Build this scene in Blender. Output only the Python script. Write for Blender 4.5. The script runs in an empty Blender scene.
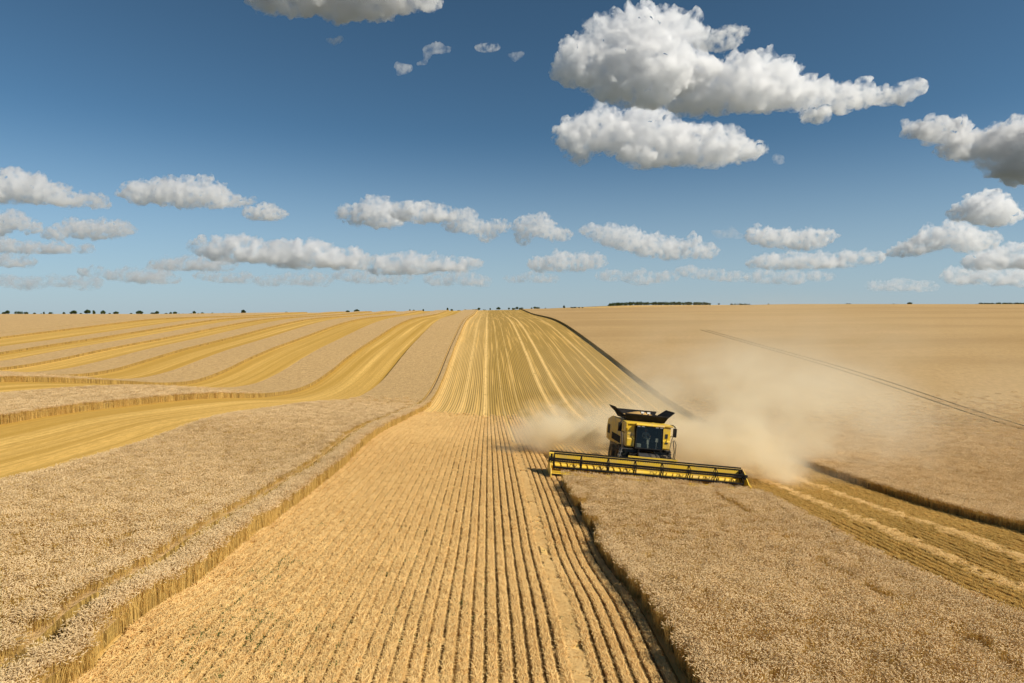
import bpy, bmesh, math, random
import numpy as np
from mathutils import Vector, Matrix, noise as mnoise
R = math.radians
random.seed(7); rng = np.random.default_rng(7)
scene = bpy.context.scene
COL = scene.collection

# ------------------------------------------------------------------ camera, sky, sun, exposure
CAM_Z = 10.0
F_PX = 683.0
YAW = math.atan(24 / F_PX)          # camera turned a little right of the drill rows
PITCH = math.atan(29.5 / F_PX)
cam_data = bpy.data.cameras.new('camera'); cam_data.lens = 24.01; cam_data.sensor_width = 36
cam_data.clip_start = 0.5; cam_data.clip_end = 80000
cam = bpy.data.objects.new('camera', cam_data); COL.objects.link(cam)
cam.location = (0, 0, CAM_Z); cam.rotation_euler = (R(90) - PITCH, 0, -YAW)
scene.camera = cam

SUN_EL = R(38); SUN_AZ = R(114)     # azimuth clockwise from +Y: the sun stands to the right, a little behind the camera
world = bpy.data.worlds.new('World'); scene.world = world; world.use_nodes = True
nt = world.node_tree; nt.nodes.clear()
sky = nt.nodes.new('ShaderNodeTexSky'); sky.sky_type = 'NISHITA'; sky.sun_disc = False
sky.sun_elevation = SUN_EL; sky.sun_rotation = SUN_AZ
sky.altitude = 200; sky.air_density = 0.8; sky.dust_density = 0.35; sky.ozone_density = 8.0
hsv = nt.nodes.new('ShaderNodeHueSaturation'); hsv.inputs['Saturation'].default_value = 0.86; hsv.inputs['Hue'].default_value = 0.476; hsv.inputs['Value'].default_value = 0.8
gam = nt.nodes.new('ShaderNodeGamma'); gam.inputs['Gamma'].default_value = 1.3
bgn = nt.nodes.new('ShaderNodeBackground'); bgn.inputs['Strength'].default_value = 0.053
wout = nt.nodes.new('ShaderNodeOutputWorld')
nt.links.new(sky.outputs[0], hsv.inputs['Color']); nt.links.new(hsv.outputs[0], gam.inputs['Color'])
# summer haze low in the air: the sky pales towards the horizon all round
tcw = nt.nodes.new('ShaderNodeTexCoord'); sepw = nt.nodes.new('ShaderNodeSeparateXYZ'); nt.links.new(tcw.outputs['Generated'], sepw.inputs[0])
mrw = nt.nodes.new('ShaderNodeMapRange'); mrw.interpolation_type = 'SMOOTHSTEP'; nt.links.new(sepw.outputs[2], mrw.inputs[0])
mrw.inputs[1].default_value = 0.26; mrw.inputs[2].default_value = -0.04; mrw.inputs[3].default_value = 0.0; mrw.inputs[4].default_value = 0.75
mixw = nt.nodes.new('ShaderNodeMix'); mixw.data_type = 'RGBA'; nt.links.new(mrw.outputs[0], mixw.inputs[0]); nt.links.new(gam.outputs[0], mixw.inputs[6])
mixw.inputs[7].default_value = (7.0, 8.7, 9.8, 1)
nt.links.new(mixw.outputs[2], bgn.inputs['Color'])
nt.links.new(bgn.outputs[0], wout.inputs['Surface'])

sun_d = bpy.data.lights.new('sun', 'SUN'); sun_d.energy = 5.0; sun_d.angle = R(0.5); sun_d.color = (1.0, 0.92, 0.78)
sun = bpy.data.objects.new('sun', sun_d); COL.objects.link(sun)
to_sun = Vector((math.sin(SUN_AZ) * math.cos(SUN_EL), math.cos(SUN_AZ) * math.cos(SUN_EL), math.sin(SUN_EL)))
sun.rotation_euler = to_sun.to_track_quat('Z', 'Y').to_euler()

scene.view_settings.view_transform = 'Standard'; scene.view_settings.look = 'None'
scene.view_settings.exposure = 0.25; scene.view_settings.gamma = 1.0; scene.view_settings.use_curve_mapping = False
cy = scene.cycles
cy.max_bounces = 16; cy.diffuse_bounces = 3; cy.glossy_bounces = 3; cy.transmission_bounces = 6
cy.transparent_max_bounces = 12; cy.volume_bounces = 10
cy.use_denoising = True
cy.volume_step_rate = 1.0

# ------------------------------------------------------------------ terrain heights (cm below the camera's level)
TX = [-284.4,-243.9,-209.1,-179.3,-153.8,-131.8,-113.0,-96.9,-83.0,-71.1,-60.9,-52.1,-44.6,-38.1,-32.5,-27.7,-23.5,-19.9,-16.8,-14.1,-11.6,-9.5,-4.3,0.0,4.3,9.5,11.6,14.1,16.8,19.9,23.5,27.7,32.5,38.1,44.6,52.1,60.9,71.1,83.0,96.9,113.0,131.8,153.8,179.3,209.1,243.9,284.4]
TY = [8.0,12.0,16.0,17.6,19.5,21.5,23.7,26.1,28.8,31.8,35.0,38.6,42.6,47.0,51.8,57.2,63.1,69.5,76.7,84.6,93.3,102.9,113.5,125.2,138.0,152.3,167.9,185.2,204.3,225.3,248.5,274.0,302.2,333.4,367.7,405.5,447.2,493.3,544.0,600.0]
TZ = [
 [627,584,541,523,503,482,458,431,402,369,333,293,248,199,144,83,15,-59,-141,-231,-328,-431,-538,-646,-749,-840,-911,-951,-955,-919,-846,-745,-628,-516,-442,-411,-397,-372,-318,-231],
 [539,500,460,444,426,406,385,360,333,304,271,234,193,147,95,38,-26,-98,-179,-268,-367,-474,-587,-701,-810,-902,-967,-995,-981,-928,-839,-728,-601,-478,-407,-381,-365,-334,-271,-177],
 [430,395,361,347,331,314,295,274,251,225,196,163,127,86,40,-12,-71,-138,-215,-303,-402,-512,-631,-754,-870,-965,-1023,-1034,-1001,-932,-831,-712,-577,-445,-378,-356,-339,-302,-231,-131],
 [299,270,241,229,216,201,185,167,147,125,101,74,43,8,-31,-76,-127,-188,-258,-341,-438,-550,-676,-809,-934,-1031,-1078,-1067,-1012,-931,-820,-696,-556,-416,-356,-337,-318,-274,-197,-92],
 [157,133,108,98,86,74,60,45,29,10,-10,-33,-58,-86,-119,-156,-199,-251,-313,-388,-481,-593,-724,-867,-1002,-1098,-1130,-1089,-1012,-924,-809,-679,-534,-395,-340,-322,-300,-250,-168,-57],
 [19,-3,-25,-34,-44,-55,-67,-80,-95,-111,-128,-148,-169,-193,-219,-249,-285,-327,-380,-447,-534,-643,-777,-931,-1076,-1165,-1173,-1101,-1005,-911,-792,-656,-508,-379,-329,-310,-284,-229,-142,-27],
 [-106,-127,-148,-156,-165,-176,-187,-200,-213,-228,-244,-262,-281,-302,-325,-350,-378,-413,-457,-517,-598,-704,-838,-1000,-1154,-1228,-1201,-1100,-996,-895,-767,-625,-479,-365,-320,-300,-271,-211,-119,-1],
 [-214,-235,-255,-264,-273,-283,-294,-306,-320,-335,-351,-368,-387,-406,-428,-450,-474,-503,-540,-594,-673,-778,-908,-1074,-1233,-1285,-1213,-1092,-984,-876,-740,-592,-453,-353,-313,-291,-259,-195,-100,21],
 [-306,-326,-347,-355,-364,-374,-386,-398,-412,-427,-443,-461,-480,-501,-522,-544,-567,-592,-624,-674,-755,-862,-989,-1156,-1303,-1327,-1220,-1084,-972,-856,-713,-564,-432,-344,-307,-284,-249,-182,-82,41],
 [-384,-404,-424,-432,-441,-451,-463,-475,-489,-505,-522,-540,-560,-582,-604,-627,-651,-676,-706,-753,-840,-952,-1084,-1249,-1371,-1353,-1219,-1077,-961,-837,-689,-541,-417,-337,-302,-277,-241,-170,-67,58],
 [-452,-470,-489,-497,-506,-516,-527,-540,-554,-570,-588,-607,-627,-649,-672,-696,-724,-752,-784,-831,-924,-1039,-1172,-1326,-1420,-1368,-1217,-1070,-950,-820,-670,-524,-407,-332,-297,-272,-233,-159,-54,73],
 [-511,-527,-544,-552,-560,-570,-581,-594,-608,-625,-642,-662,-682,-704,-726,-751,-783,-817,-855,-910,-1004,-1120,-1250,-1384,-1447,-1372,-1214,-1064,-940,-806,-654,-511,-400,-328,-294,-267,-226,-150,-43,86],
 [-565,-577,-592,-598,-606,-615,-626,-639,-654,-671,-689,-708,-727,-748,-768,-792,-828,-867,-915,-979,-1074,-1191,-1314,-1425,-1459,-1369,-1210,-1058,-932,-794,-643,-503,-395,-325,-291,-263,-221,-142,-33,97],
 [-612,-622,-633,-639,-646,-654,-664,-678,-694,-712,-730,-748,-765,-784,-799,-824,-863,-908,-964,-1035,-1134,-1253,-1364,-1451,-1461,-1362,-1204,-1052,-925,-786,-635,-497,-391,-323,-288,-259,-216,-135,-24,106],
 [-651,-661,-670,-674,-680,-687,-697,-710,-727,-747,-766,-783,-797,-812,-823,-849,-894,-945,-1008,-1084,-1185,-1302,-1402,-1466,-1457,-1353,-1198,-1048,-919,-779,-629,-493,-388,-321,-286,-256,-211,-129,-17,114],
 [-681,-695,-703,-706,-710,-715,-724,-738,-757,-778,-799,-814,-827,-836,-842,-873,-924,-981,-1047,-1127,-1229,-1340,-1429,-1474,-1450,-1344,-1192,-1044,-914,-773,-624,-489,-386,-320,-284,-253,-208,-124,-11,122],
 [-702,-722,-732,-733,-736,-740,-749,-762,-782,-806,-827,-843,-855,-861,-864,-898,-954,-1014,-1081,-1164,-1264,-1370,-1447,-1478,-1443,-1336,-1187,-1040,-909,-769,-621,-487,-385,-319,-283,-251,-204,-120,-5,128],
 [-718,-743,-757,-757,-758,-763,-771,-784,-805,-830,-852,-868,-883,-886,-890,-925,-982,-1044,-1112,-1195,-1292,-1392,-1460,-1478,-1437,-1328,-1182,-1037,-905,-765,-618,-485,-383,-318,-281,-249,-202,-116,0,133],
 [-729,-758,-779,-776,-778,-785,-792,-804,-826,-851,-874,-892,-909,-911,-917,-951,-1008,-1071,-1140,-1221,-1315,-1409,-1468,-1478,-1431,-1321,-1178,-1034,-902,-762,-615,-483,-382,-317,-280,-247,-199,-113,4,138],
 [-739,-767,-798,-788,-794,-806,-812,-823,-846,-871,-894,-912,-932,-934,-942,-976,-1032,-1095,-1163,-1243,-1334,-1422,-1474,-1477,-1425,-1315,-1174,-1031,-899,-759,-613,-482,-381,-316,-279,-245,-197,-110,8,142],
 [-749,-774,-812,-795,-807,-827,-832,-842,-866,-891,-912,-931,-953,-954,-965,-999,-1054,-1116,-1184,-1262,-1349,-1433,-1478,-1475,-1420,-1310,-1170,-1029,-897,-757,-611,-481,-380,-316,-278,-244,-195,-107,11,145],
 [-760,-779,-816,-799,-821,-846,-851,-862,-886,-908,-929,-949,-970,-973,-986,-1020,-1073,-1135,-1202,-1278,-1362,-1441,-1480,-1473,-1416,-1305,-1167,-1027,-895,-755,-610,-479,-380,-315,-277,-242,-193,-105,14,149],
 [-797,-821,-850,-852,-866,-885,-901,-920,-940,-955,-971,-989,-1007,-1018,-1037,-1072,-1122,-1181,-1245,-1315,-1392,-1458,-1485,-1467,-1404,-1294,-1159,-1021,-889,-750,-606,-477,-378,-314,-275,-239,-189,-99,21,156],
 [-833,-866,-901,-903,-904,-916,-940,-967,-988,-994,-1006,-1020,-1037,-1056,-1079,-1115,-1162,-1218,-1279,-1345,-1414,-1470,-1488,-1462,-1395,-1284,-1152,-1017,-885,-746,-603,-475,-376,-313,-273,-237,-186,-95,26,163],
 [-867,-902,-930,-934,-932,-943,-975,-1011,-1036,-1033,-1040,-1052,-1070,-1094,-1122,-1158,-1203,-1256,-1313,-1373,-1434,-1481,-1489,-1456,-1385,-1275,-1145,-1012,-881,-742,-600,-473,-375,-312,-272,-234,-183,-90,32,169],
 [-902,-930,-949,-956,-964,-982,-1013,-1048,-1072,-1075,-1081,-1094,-1115,-1143,-1174,-1211,-1253,-1301,-1353,-1407,-1458,-1492,-1489,-1447,-1373,-1263,-1137,-1006,-875,-737,-596,-471,-373,-310,-269,-231,-178,-85,39,177],
 [-914,-939,-958,-966,-977,-997,-1027,-1060,-1082,-1089,-1097,-1112,-1135,-1164,-1196,-1232,-1273,-1319,-1369,-1420,-1467,-1497,-1488,-1443,-1368,-1258,-1134,-1004,-873,-735,-595,-470,-373,-310,-269,-230,-177,-82,42,180],
 [-926,-949,-968,-978,-991,-1012,-1041,-1071,-1093,-1102,-1113,-1132,-1158,-1188,-1220,-1257,-1296,-1340,-1387,-1434,-1477,-1501,-1487,-1439,-1362,-1252,-1130,-1001,-871,-733,-593,-469,-372,-309,-268,-229,-175,-80,45,184],
 [-938,-960,-981,-992,-1007,-1029,-1056,-1083,-1103,-1117,-1131,-1154,-1184,-1215,-1248,-1285,-1323,-1363,-1407,-1450,-1488,-1505,-1486,-1433,-1356,-1246,-1125,-998,-868,-731,-592,-468,-371,-308,-267,-227,-173,-77,49,188],
 [-951,-973,-998,-1010,-1026,-1047,-1072,-1096,-1116,-1132,-1150,-1179,-1213,-1246,-1280,-1317,-1352,-1389,-1429,-1468,-1500,-1510,-1484,-1427,-1348,-1239,-1120,-995,-865,-728,-590,-466,-370,-308,-265,-225,-170,-73,53,193],
 [-966,-990,-1018,-1032,-1048,-1068,-1090,-1112,-1132,-1150,-1171,-1206,-1246,-1281,-1317,-1353,-1386,-1419,-1454,-1488,-1512,-1514,-1481,-1419,-1339,-1230,-1114,-991,-862,-725,-587,-465,-369,-307,-264,-223,-167,-69,58,198],
 [-985,-1012,-1043,-1057,-1074,-1092,-1112,-1133,-1152,-1172,-1196,-1238,-1283,-1321,-1357,-1394,-1424,-1452,-1482,-1509,-1526,-1519,-1477,-1410,-1329,-1220,-1107,-986,-858,-721,-585,-463,-368,-305,-262,-220,-164,-65,63,204],
 [-1011,-1041,-1074,-1088,-1104,-1121,-1140,-1160,-1180,-1202,-1231,-1275,-1323,-1365,-1402,-1438,-1465,-1489,-1513,-1533,-1540,-1523,-1472,-1399,-1317,-1209,-1099,-981,-853,-717,-582,-461,-366,-304,-260,-217,-160,-60,70,212],
 [-1045,-1078,-1111,-1126,-1141,-1158,-1176,-1196,-1218,-1244,-1277,-1321,-1368,-1412,-1450,-1484,-1509,-1529,-1546,-1558,-1555,-1526,-1466,-1387,-1303,-1197,-1090,-974,-848,-713,-578,-459,-365,-303,-258,-214,-155,-53,78,220],
 [-1092,-1125,-1159,-1173,-1188,-1205,-1224,-1245,-1269,-1297,-1332,-1374,-1420,-1463,-1502,-1533,-1556,-1572,-1582,-1584,-1570,-1530,-1460,-1375,-1288,-1183,-1080,-967,-842,-707,-575,-456,-363,-301,-255,-210,-150,-46,86,230],
 [-1152,-1185,-1219,-1233,-1249,-1266,-1285,-1308,-1333,-1363,-1397,-1437,-1479,-1520,-1556,-1585,-1605,-1616,-1619,-1611,-1585,-1532,-1453,-1362,-1270,-1169,-1068,-959,-835,-702,-570,-454,-361,-299,-252,-205,-143,-38,97,242],
 [-1229,-1262,-1296,-1310,-1325,-1343,-1362,-1385,-1410,-1439,-1472,-1507,-1545,-1581,-1613,-1638,-1654,-1660,-1656,-1638,-1599,-1534,-1446,-1347,-1252,-1153,-1055,-950,-827,-695,-565,-450,-358,-296,-248,-200,-136,-28,109,256],
 [-1326,-1358,-1390,-1404,-1419,-1436,-1455,-1476,-1499,-1526,-1554,-1585,-1616,-1646,-1673,-1692,-1703,-1703,-1690,-1662,-1612,-1535,-1437,-1333,-1233,-1136,-1041,-939,-818,-687,-560,-447,-356,-293,-243,-193,-126,-16,123,272],
 [-1445,-1474,-1503,-1515,-1528,-1543,-1560,-1578,-1598,-1620,-1643,-1668,-1692,-1714,-1732,-1745,-1748,-1740,-1719,-1680,-1619,-1533,-1429,-1319,-1215,-1119,-1026,-926,-807,-679,-554,-442,-352,-289,-237,-185,-115,-3,140,291],
 [-1582,-1605,-1629,-1638,-1649,-1661,-1674,-1687,-1702,-1718,-1735,-1751,-1767,-1780,-1790,-1793,-1787,-1770,-1739,-1690,-1620,-1528,-1420,-1307,-1200,-1102,-1009,-910,-794,-669,-547,-437,-348,-284,-230,-175,-102,14,160,314],
 [-1729,-1744,-1760,-1766,-1773,-1780,-1788,-1797,-1806,-1815,-1823,-1831,-1837,-1841,-1840,-1833,-1817,-1790,-1749,-1692,-1615,-1519,-1410,-1296,-1187,-1087,-991,-892,-779,-658,-539,-432,-344,-278,-222,-163,-85,33,183,341],
 [-1873,-1879,-1885,-1887,-1890,-1892,-1895,-1897,-1899,-1901,-1901,-1900,-1897,-1890,-1878,-1861,-1835,-1798,-1749,-1684,-1603,-1506,-1398,-1285,-1175,-1071,-973,-872,-762,-645,-529,-425,-338,-270,-211,-148,-66,57,210,373],
 [-1998,-1994,-1990,-1989,-1987,-1984,-1981,-1977,-1973,-1967,-1960,-1950,-1938,-1921,-1900,-1873,-1838,-1793,-1737,-1667,-1585,-1489,-1383,-1272,-1162,-1056,-954,-852,-743,-630,-519,-417,-331,-261,-198,-130,-42,85,243,411],
 [-2089,-2076,-2064,-2058,-2052,-2045,-2038,-2029,-2018,-2006,-1992,-1975,-1955,-1931,-1902,-1867,-1825,-1774,-1713,-1642,-1559,-1466,-1364,-1256,-1147,-1040,-935,-830,-723,-614,-507,-408,-322,-249,-182,-109,-14,118,282,456],
 [-2134,-2115,-2096,-2088,-2078,-2068,-2057,-2044,-2030,-2013,-1994,-1972,-1947,-1917,-1883,-1843,-1796,-1742,-1680,-1608,-1527,-1437,-1339,-1235,-1128,-1021,-914,-808,-702,-596,-492,-396,-310,-234,-162,-82,20,158,328,509],
 [-2132,-2109,-2086,-2076,-2066,-2053,-2040,-2025,-2008,-1989,-1967,-1942,-1914,-1882,-1845,-1803,-1755,-1700,-1637,-1567,-1489,-1402,-1308,-1209,-1105,-998,-892,-785,-680,-576,-476,-381,-295,-216,-138,-50,61,206,382,572],
 [-2094,-2070,-2045,-2035,-2023,-2010,-1996,-1980,-1962,-1942,-1919,-1893,-1864,-1831,-1793,-1751,-1703,-1649,-1588,-1520,-1444,-1362,-1272,-1176,-1076,-971,-866,-760,-655,-554,-456,-363,-276,-193,-108,-12,108,261,447,647],
]
TX = np.array(TX); TY = np.array(TY); TZ = np.array(TZ, float) / 100 + CAM_Z

def _herm(xs, vals, q):
    """cubic Hermite along axis 0 of vals (n,...) at q (m,) with linear ends"""
    n = len(xs); d = np.gradient(vals, xs, axis=0)
    i = np.clip(np.searchsorted(xs, q) - 1, 0, n - 2)
    return i, d
def terrain(x, y):
    x = np.atleast_1d(np.asarray(x, float)); y = np.atleast_1d(np.asarray(y, float))
    xc = np.clip(x, TX[0], TX[-1]); yc = np.clip(y, TY[0], TY[-1])
    i = np.clip(np.searchsorted(TX, xc) - 1, 0, len(TX) - 2); j = np.clip(np.searchsorted(TY, yc) - 1, 0, len(TY) - 2)
    def hb(t): return 2*t**3-3*t*t+1, t**3-2*t*t+t, -2*t**3+3*t*t, t**3-t*t
    hx = TX[i+1]-TX[i]; hy = TY[j+1]-TY[j]
    a = hb((xc-TX[i])/hx); b = hb((yc-TY[j])/hy)
    def col(ii):
        return TZ[ii, j]*b[0] + DY[ii, j]*hy*b[1] + TZ[ii, j+1]*b[2] + DY[ii, j+1]*hy*b[3]
    def dcol(ii):
        return DX[ii, j]*(1-(yc-TY[j])/hy) + DX[ii, j+1]*((yc-TY[j])/hy)
    z = col(i)*a[0] + dcol(i)*hx*a[1] + col(i+1)*a[2] + dcol(i+1)*hx*a[3]
    # towards and behind the camera: the slope goes on, easing out
    near = np.minimum(y - TY[0], 0); z = z - 0.07*near/(1+np.abs(near)/80)
    # beyond the far crest: the plateau runs on just under the line of sight, then falls away
    far = np.maximum(y - TY[-1], 0); fp = np.minimum(far, 900)
    z = z + (z-CAM_Z)*fp/TY[-1] - 0.0014*fp - 0.012*np.maximum(far-900, 0)
    return z
DY = np.gradient(TZ, TY, axis=1); DX = np.gradient(TZ, TX, axis=0)
def tz(x, y): return float(terrain(x, y)[0])
FW = np.array([math.sin(YAW)*math.cos(PITCH), math.cos(YAW)*math.cos(PITCH), -math.sin(PITCH)])
RT = np.array([math.cos(YAW), -math.sin(YAW), 0.0]); UP = np.cross(RT, FW)
def ray(u, v):
    d = FW + (u-512)/F_PX*RT - (v-341.5)/F_PX*UP
    return d
def in_view(x, y, z, m=40):
    p = np.stack([x, y, z-CAM_Z], -1); w = p@FW; w = np.maximum(w, .1)
    u = 512+F_PX*(p@RT)/w; v = 341.5-F_PX*(p@UP)/w
    return (u > -m) & (u < 1024+m) & (v < 683+m*1.5) & (y > 2)

# ------------------------------------------------------------------ helpers
def tag(o, label=None, cat=None, group=None, kind=None):
    if label: o['label'] = label
    if cat: o['category'] = cat
    if group: o['group'] = group
    if kind: o['kind'] = kind
    return o
def empty(name, loc=(0, 0, 0)):
    o = bpy.data.objects.new(name, None); COL.objects.link(o); o.location = loc; o.empty_display_size = .3
    return o
def mesh_obj(name, verts, faces, mats=(), parent=None, smooth=False, link=True):
    me = bpy.data.meshes.new(name); me.from_pydata([tuple(v) for v in verts], [], [tuple(f) for f in faces]); me.update()
    for m in (mats if isinstance(mats, (list, tuple)) else [mats]): me.materials.append(m)
    if smooth: me.polygons.foreach_set('use_smooth', [True]*len(me.polygons))
    o = bpy.data.objects.new(name, me)
    if link: COL.objects.link(o)
    if parent: o.parent = parent
    return o
class MB:
    """collects boxes, tubes, prisms into one mesh"""
    def __init__(s): s.v = []; s.f = []; s.m = []; s.cur = 0
    def add(s, v, f):
        b = len(s.v); s.v += [Vector(p) for p in v]; s.f += [[b+i for i in q] for q in f]; s.m += [s.cur]*len(f)
    def box(s, c, d, rot=None, taper=1.0):
        hx, hy, hz = d[0]/2, d[1]/2, d[2]/2; M = rot.to_matrix() if rot else Matrix.Identity(3)
        P = []
        for z, k in ((-hz, 1), (hz, taper)):
            for x, y in ((-hx, -hy), (hx, -hy), (hx, hy), (-hx, hy)): P.append(M@Vector((x*k, y*k, z))+Vector(c))
        s.add(P, [[3, 2, 1, 0], [4, 5, 6, 7], [0, 1, 5, 4], [1, 2, 6, 5], [2, 3, 7, 6], [3, 0, 4, 7]])
    def tube(s, a, b, r, n=8, r2=None):
        a = Vector(a); b = Vector(b); d = (b-a).normalized(); t = d.orthogonal().normalized(); q = d.cross(t); r2 = r if r2 is None else r2
        P = [a+(t*math.cos(k*2*math.pi/n)+q*math.sin(k*2*math.pi/n))*r for k in range(n)] + [b+(t*math.cos(k*2*math.pi/n)+q*math.sin(k*2*math.pi/n))*r2 for k in range(n)]
        s.add(P, [[k, (k+1) % n, n+(k+1) % n, n+k] for k in range(n)] + [list(range(n))[::-1], list(range(n, 2*n))])
    def path(s, pts, r, n=6):
        for a, b in zip(pts, pts[1:]): s.tube(a, b, r, n)
    def prism(s, poly, x0, x1):
        """polygon in (y,z) swept along x"""
        n = len(poly); P = [(x0, y, z) for y, z in poly]+[(x1, y, z) for y, z in poly]
        s.add(P, [list(range(n)), list(range(n, 2*n))[::-1]]+[[k, n+k, n+(k+1) % n, (k+1) % n] for k in range(n)])
    def slab(s, quad, th):
        q = [Vector(p) for p in quad]; nn = (q[1]-q[0]).cross(q[3]-q[0]).normalized()*th
        P = q+[p+nn for p in q]; s.add(P, [[3, 2, 1, 0], [4, 5, 6, 7], [0, 1, 5, 4], [1, 2, 6, 5], [2, 3, 7, 6], [3, 0, 4, 7]])
    def build(s, name, mats, parent=None, bevel=0, smooth=False, link=True):
        mats = mats if isinstance(mats, (list, tuple)) else [mats]
        o = mesh_obj(name, s.v, s.f, mats, parent, smooth, link)
        o.data.polygons.foreach_set('material_index', s.m)
        bm = bmesh.new(); bm.from_mesh(o.data); bmesh.ops.recalc_face_normals(bm, faces=bm.faces); bm.to_mesh(o.data); bm.free()
        if bevel:
            b = o.modifiers.new('bevel', 'BEVEL'); b.width = bevel; b.segments = 2; b.limit_method = 'ANGLE'
        return o

# ------------------------------------------------------------------ materials
class NT:
    def __init__(s, name):
        s.mat = bpy.data.materials.new(name); s.mat.use_nodes = True; s.t = s.mat.node_tree; s.t.nodes.clear()
        s.out = s.t.nodes.new('ShaderNodeOutputMaterial')
    def n(s, typ, **kw):
        nd = s.t.nodes.new(typ)
        for k, v in kw.items(): setattr(nd, k, v)
        return nd
    def l(s, a, b): s.t.links.new(a, b)
    def val(s, x, sock):
        if hasattr(x, 'is_linked') or hasattr(x, 'links'): s.l(x, sock)
        else: sock.default_value = x
    def math(s, op, a, b=0.0, c=0.0, clamp=False):
        nd = s.n('ShaderNodeMath', operation=op, use_clamp=clamp)
        for q, x in enumerate((a, b, c)): s.val(x, nd.inputs[q])
        return nd.outputs[0]
    def mix(s, f, a, b, typ='MIX'):
        nd = s.n('ShaderNodeMix', data_type='RGBA', blend_type=typ)
        s.val(f, nd.inputs[0]); s.val(a, nd.inputs[6]); s.val(b, nd.inputs[7]); return nd.outputs[2]
    def noise(s, vec, scale, detail=3, rough=.55):
        nd = s.n('ShaderNodeTexNoise'); s.l(vec, nd.inputs['Vector']); nd.inputs['Scale'].default_value = scale
        nd.inputs['Detail'].default_value = detail; nd.inputs['Roughness'].default_value = rough; return nd.outputs['Fac']
    def vmul(s, vec, k):
        nd = s.n('ShaderNodeVectorMath', operation='MULTIPLY'); s.l(vec, nd.inputs[0]); nd.inputs[1].default_value = k; return nd.outputs[0]
    def step(s, x, a, b):
        nd = s.n('ShaderNodeMapRange', interpolation_type='SMOOTHSTEP'); s.val(x, nd.inputs[0])
        nd.inputs[1].default_value = a; nd.inputs[2].default_value = b; return nd.outputs[0]
    def bsdf(s, col, rough=.8, spec=.3, metal=0, **kw):
        nd = s.n('ShaderNodeBsdfPrincipled'); s.val(col, nd.inputs['Base Color']); s.val(rough, nd.inputs['Roughness'])
        nd.inputs['Specular IOR Level'].default_value = spec; nd.inputs['Metallic'].default_value = metal
        for k, v in kw.items(): s.val(v, nd.inputs[k.replace('_', ' ')])
        return nd
    def done(s, sh): s.l(sh, s.out.inputs['Surface']); return s.mat
def rgb(r, g, b): return (r, g, b, 1)

def plain(name, col, rough=.5, spec=.5, metal=0, var=.12, scale=3.0, dirt=None):
    m = NT(name); co = m.n('ShaderNodeTexCoord').outputs['Object']
    f = m.noise(co, scale, 4); c = m.mix(f, rgb(*[x*(1-var) for x in col]), rgb(*[min(1, x*(1+var)) for x in col]))
    if dirt:
        g = m.step(m.noise(co, 1.3, 5, .65), .42, .68); c = m.mix(m.math('MULTIPLY', g, dirt), c, rgb(.42, .31, .18))
    r = m.math('ADD', m.math('MULTIPLY', f, .25), rough-.12)
    return m.done(m.bsdf(c, r, spec, metal).outputs[0])

# wheat straw and ears: colour varies from tuft to tuft
def straw_mat(name, lo, hi, trans=.35):
    m = NT(name); oi = m.n('ShaderNodeObjectInfo'); geo = m.n('ShaderNodeNewGeometry')
    f = m.math('ADD', m.math('MULTIPLY', oi.outputs['Random'], .45), m.math('MULTIPLY', geo.outputs['Random Per Island'], .55))
    big = m.noise(geo.outputs['Position'], .11, 3); f = m.math('ADD', f, m.math('MULTIPLY', m.math('SUBTRACT', big, .5), .7), clamp=True)
    c = m.mix(f, rgb(*lo), rgb(*hi))
    d = m.bsdf(c, .75, .2); t = m.n('ShaderNodeBsdfTranslucent'); m.l(c, t.inputs[0])
    mx = m.n('ShaderNodeMixShader'); mx.inputs[0].default_value = trans; m.l(d.outputs[0], mx.inputs[1]); m.l(t.outputs[0], mx.inputs[2])
    return m.done(mx.outputs[0])
M_EAR = straw_mat('wheat_ear', (.69, .505, .26), (.95, .755, .45))
M_STEM = straw_mat('wheat_stem', (.52, .34, .09), (.82, .58, .20))
M_STUB = straw_mat('stubble_straw', (.81, .565, .23), (.96, .715, .33))
M_SHADED_STUB = straw_mat('shaded_stubble_straw', (.60, .405, .11), (.82, .56, .18))  # shadowed row sides of the right swath painted into the straw as olive
M_WEED = straw_mat('green_weed', (.05, .085, .02), (.16, .20, .05))

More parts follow.
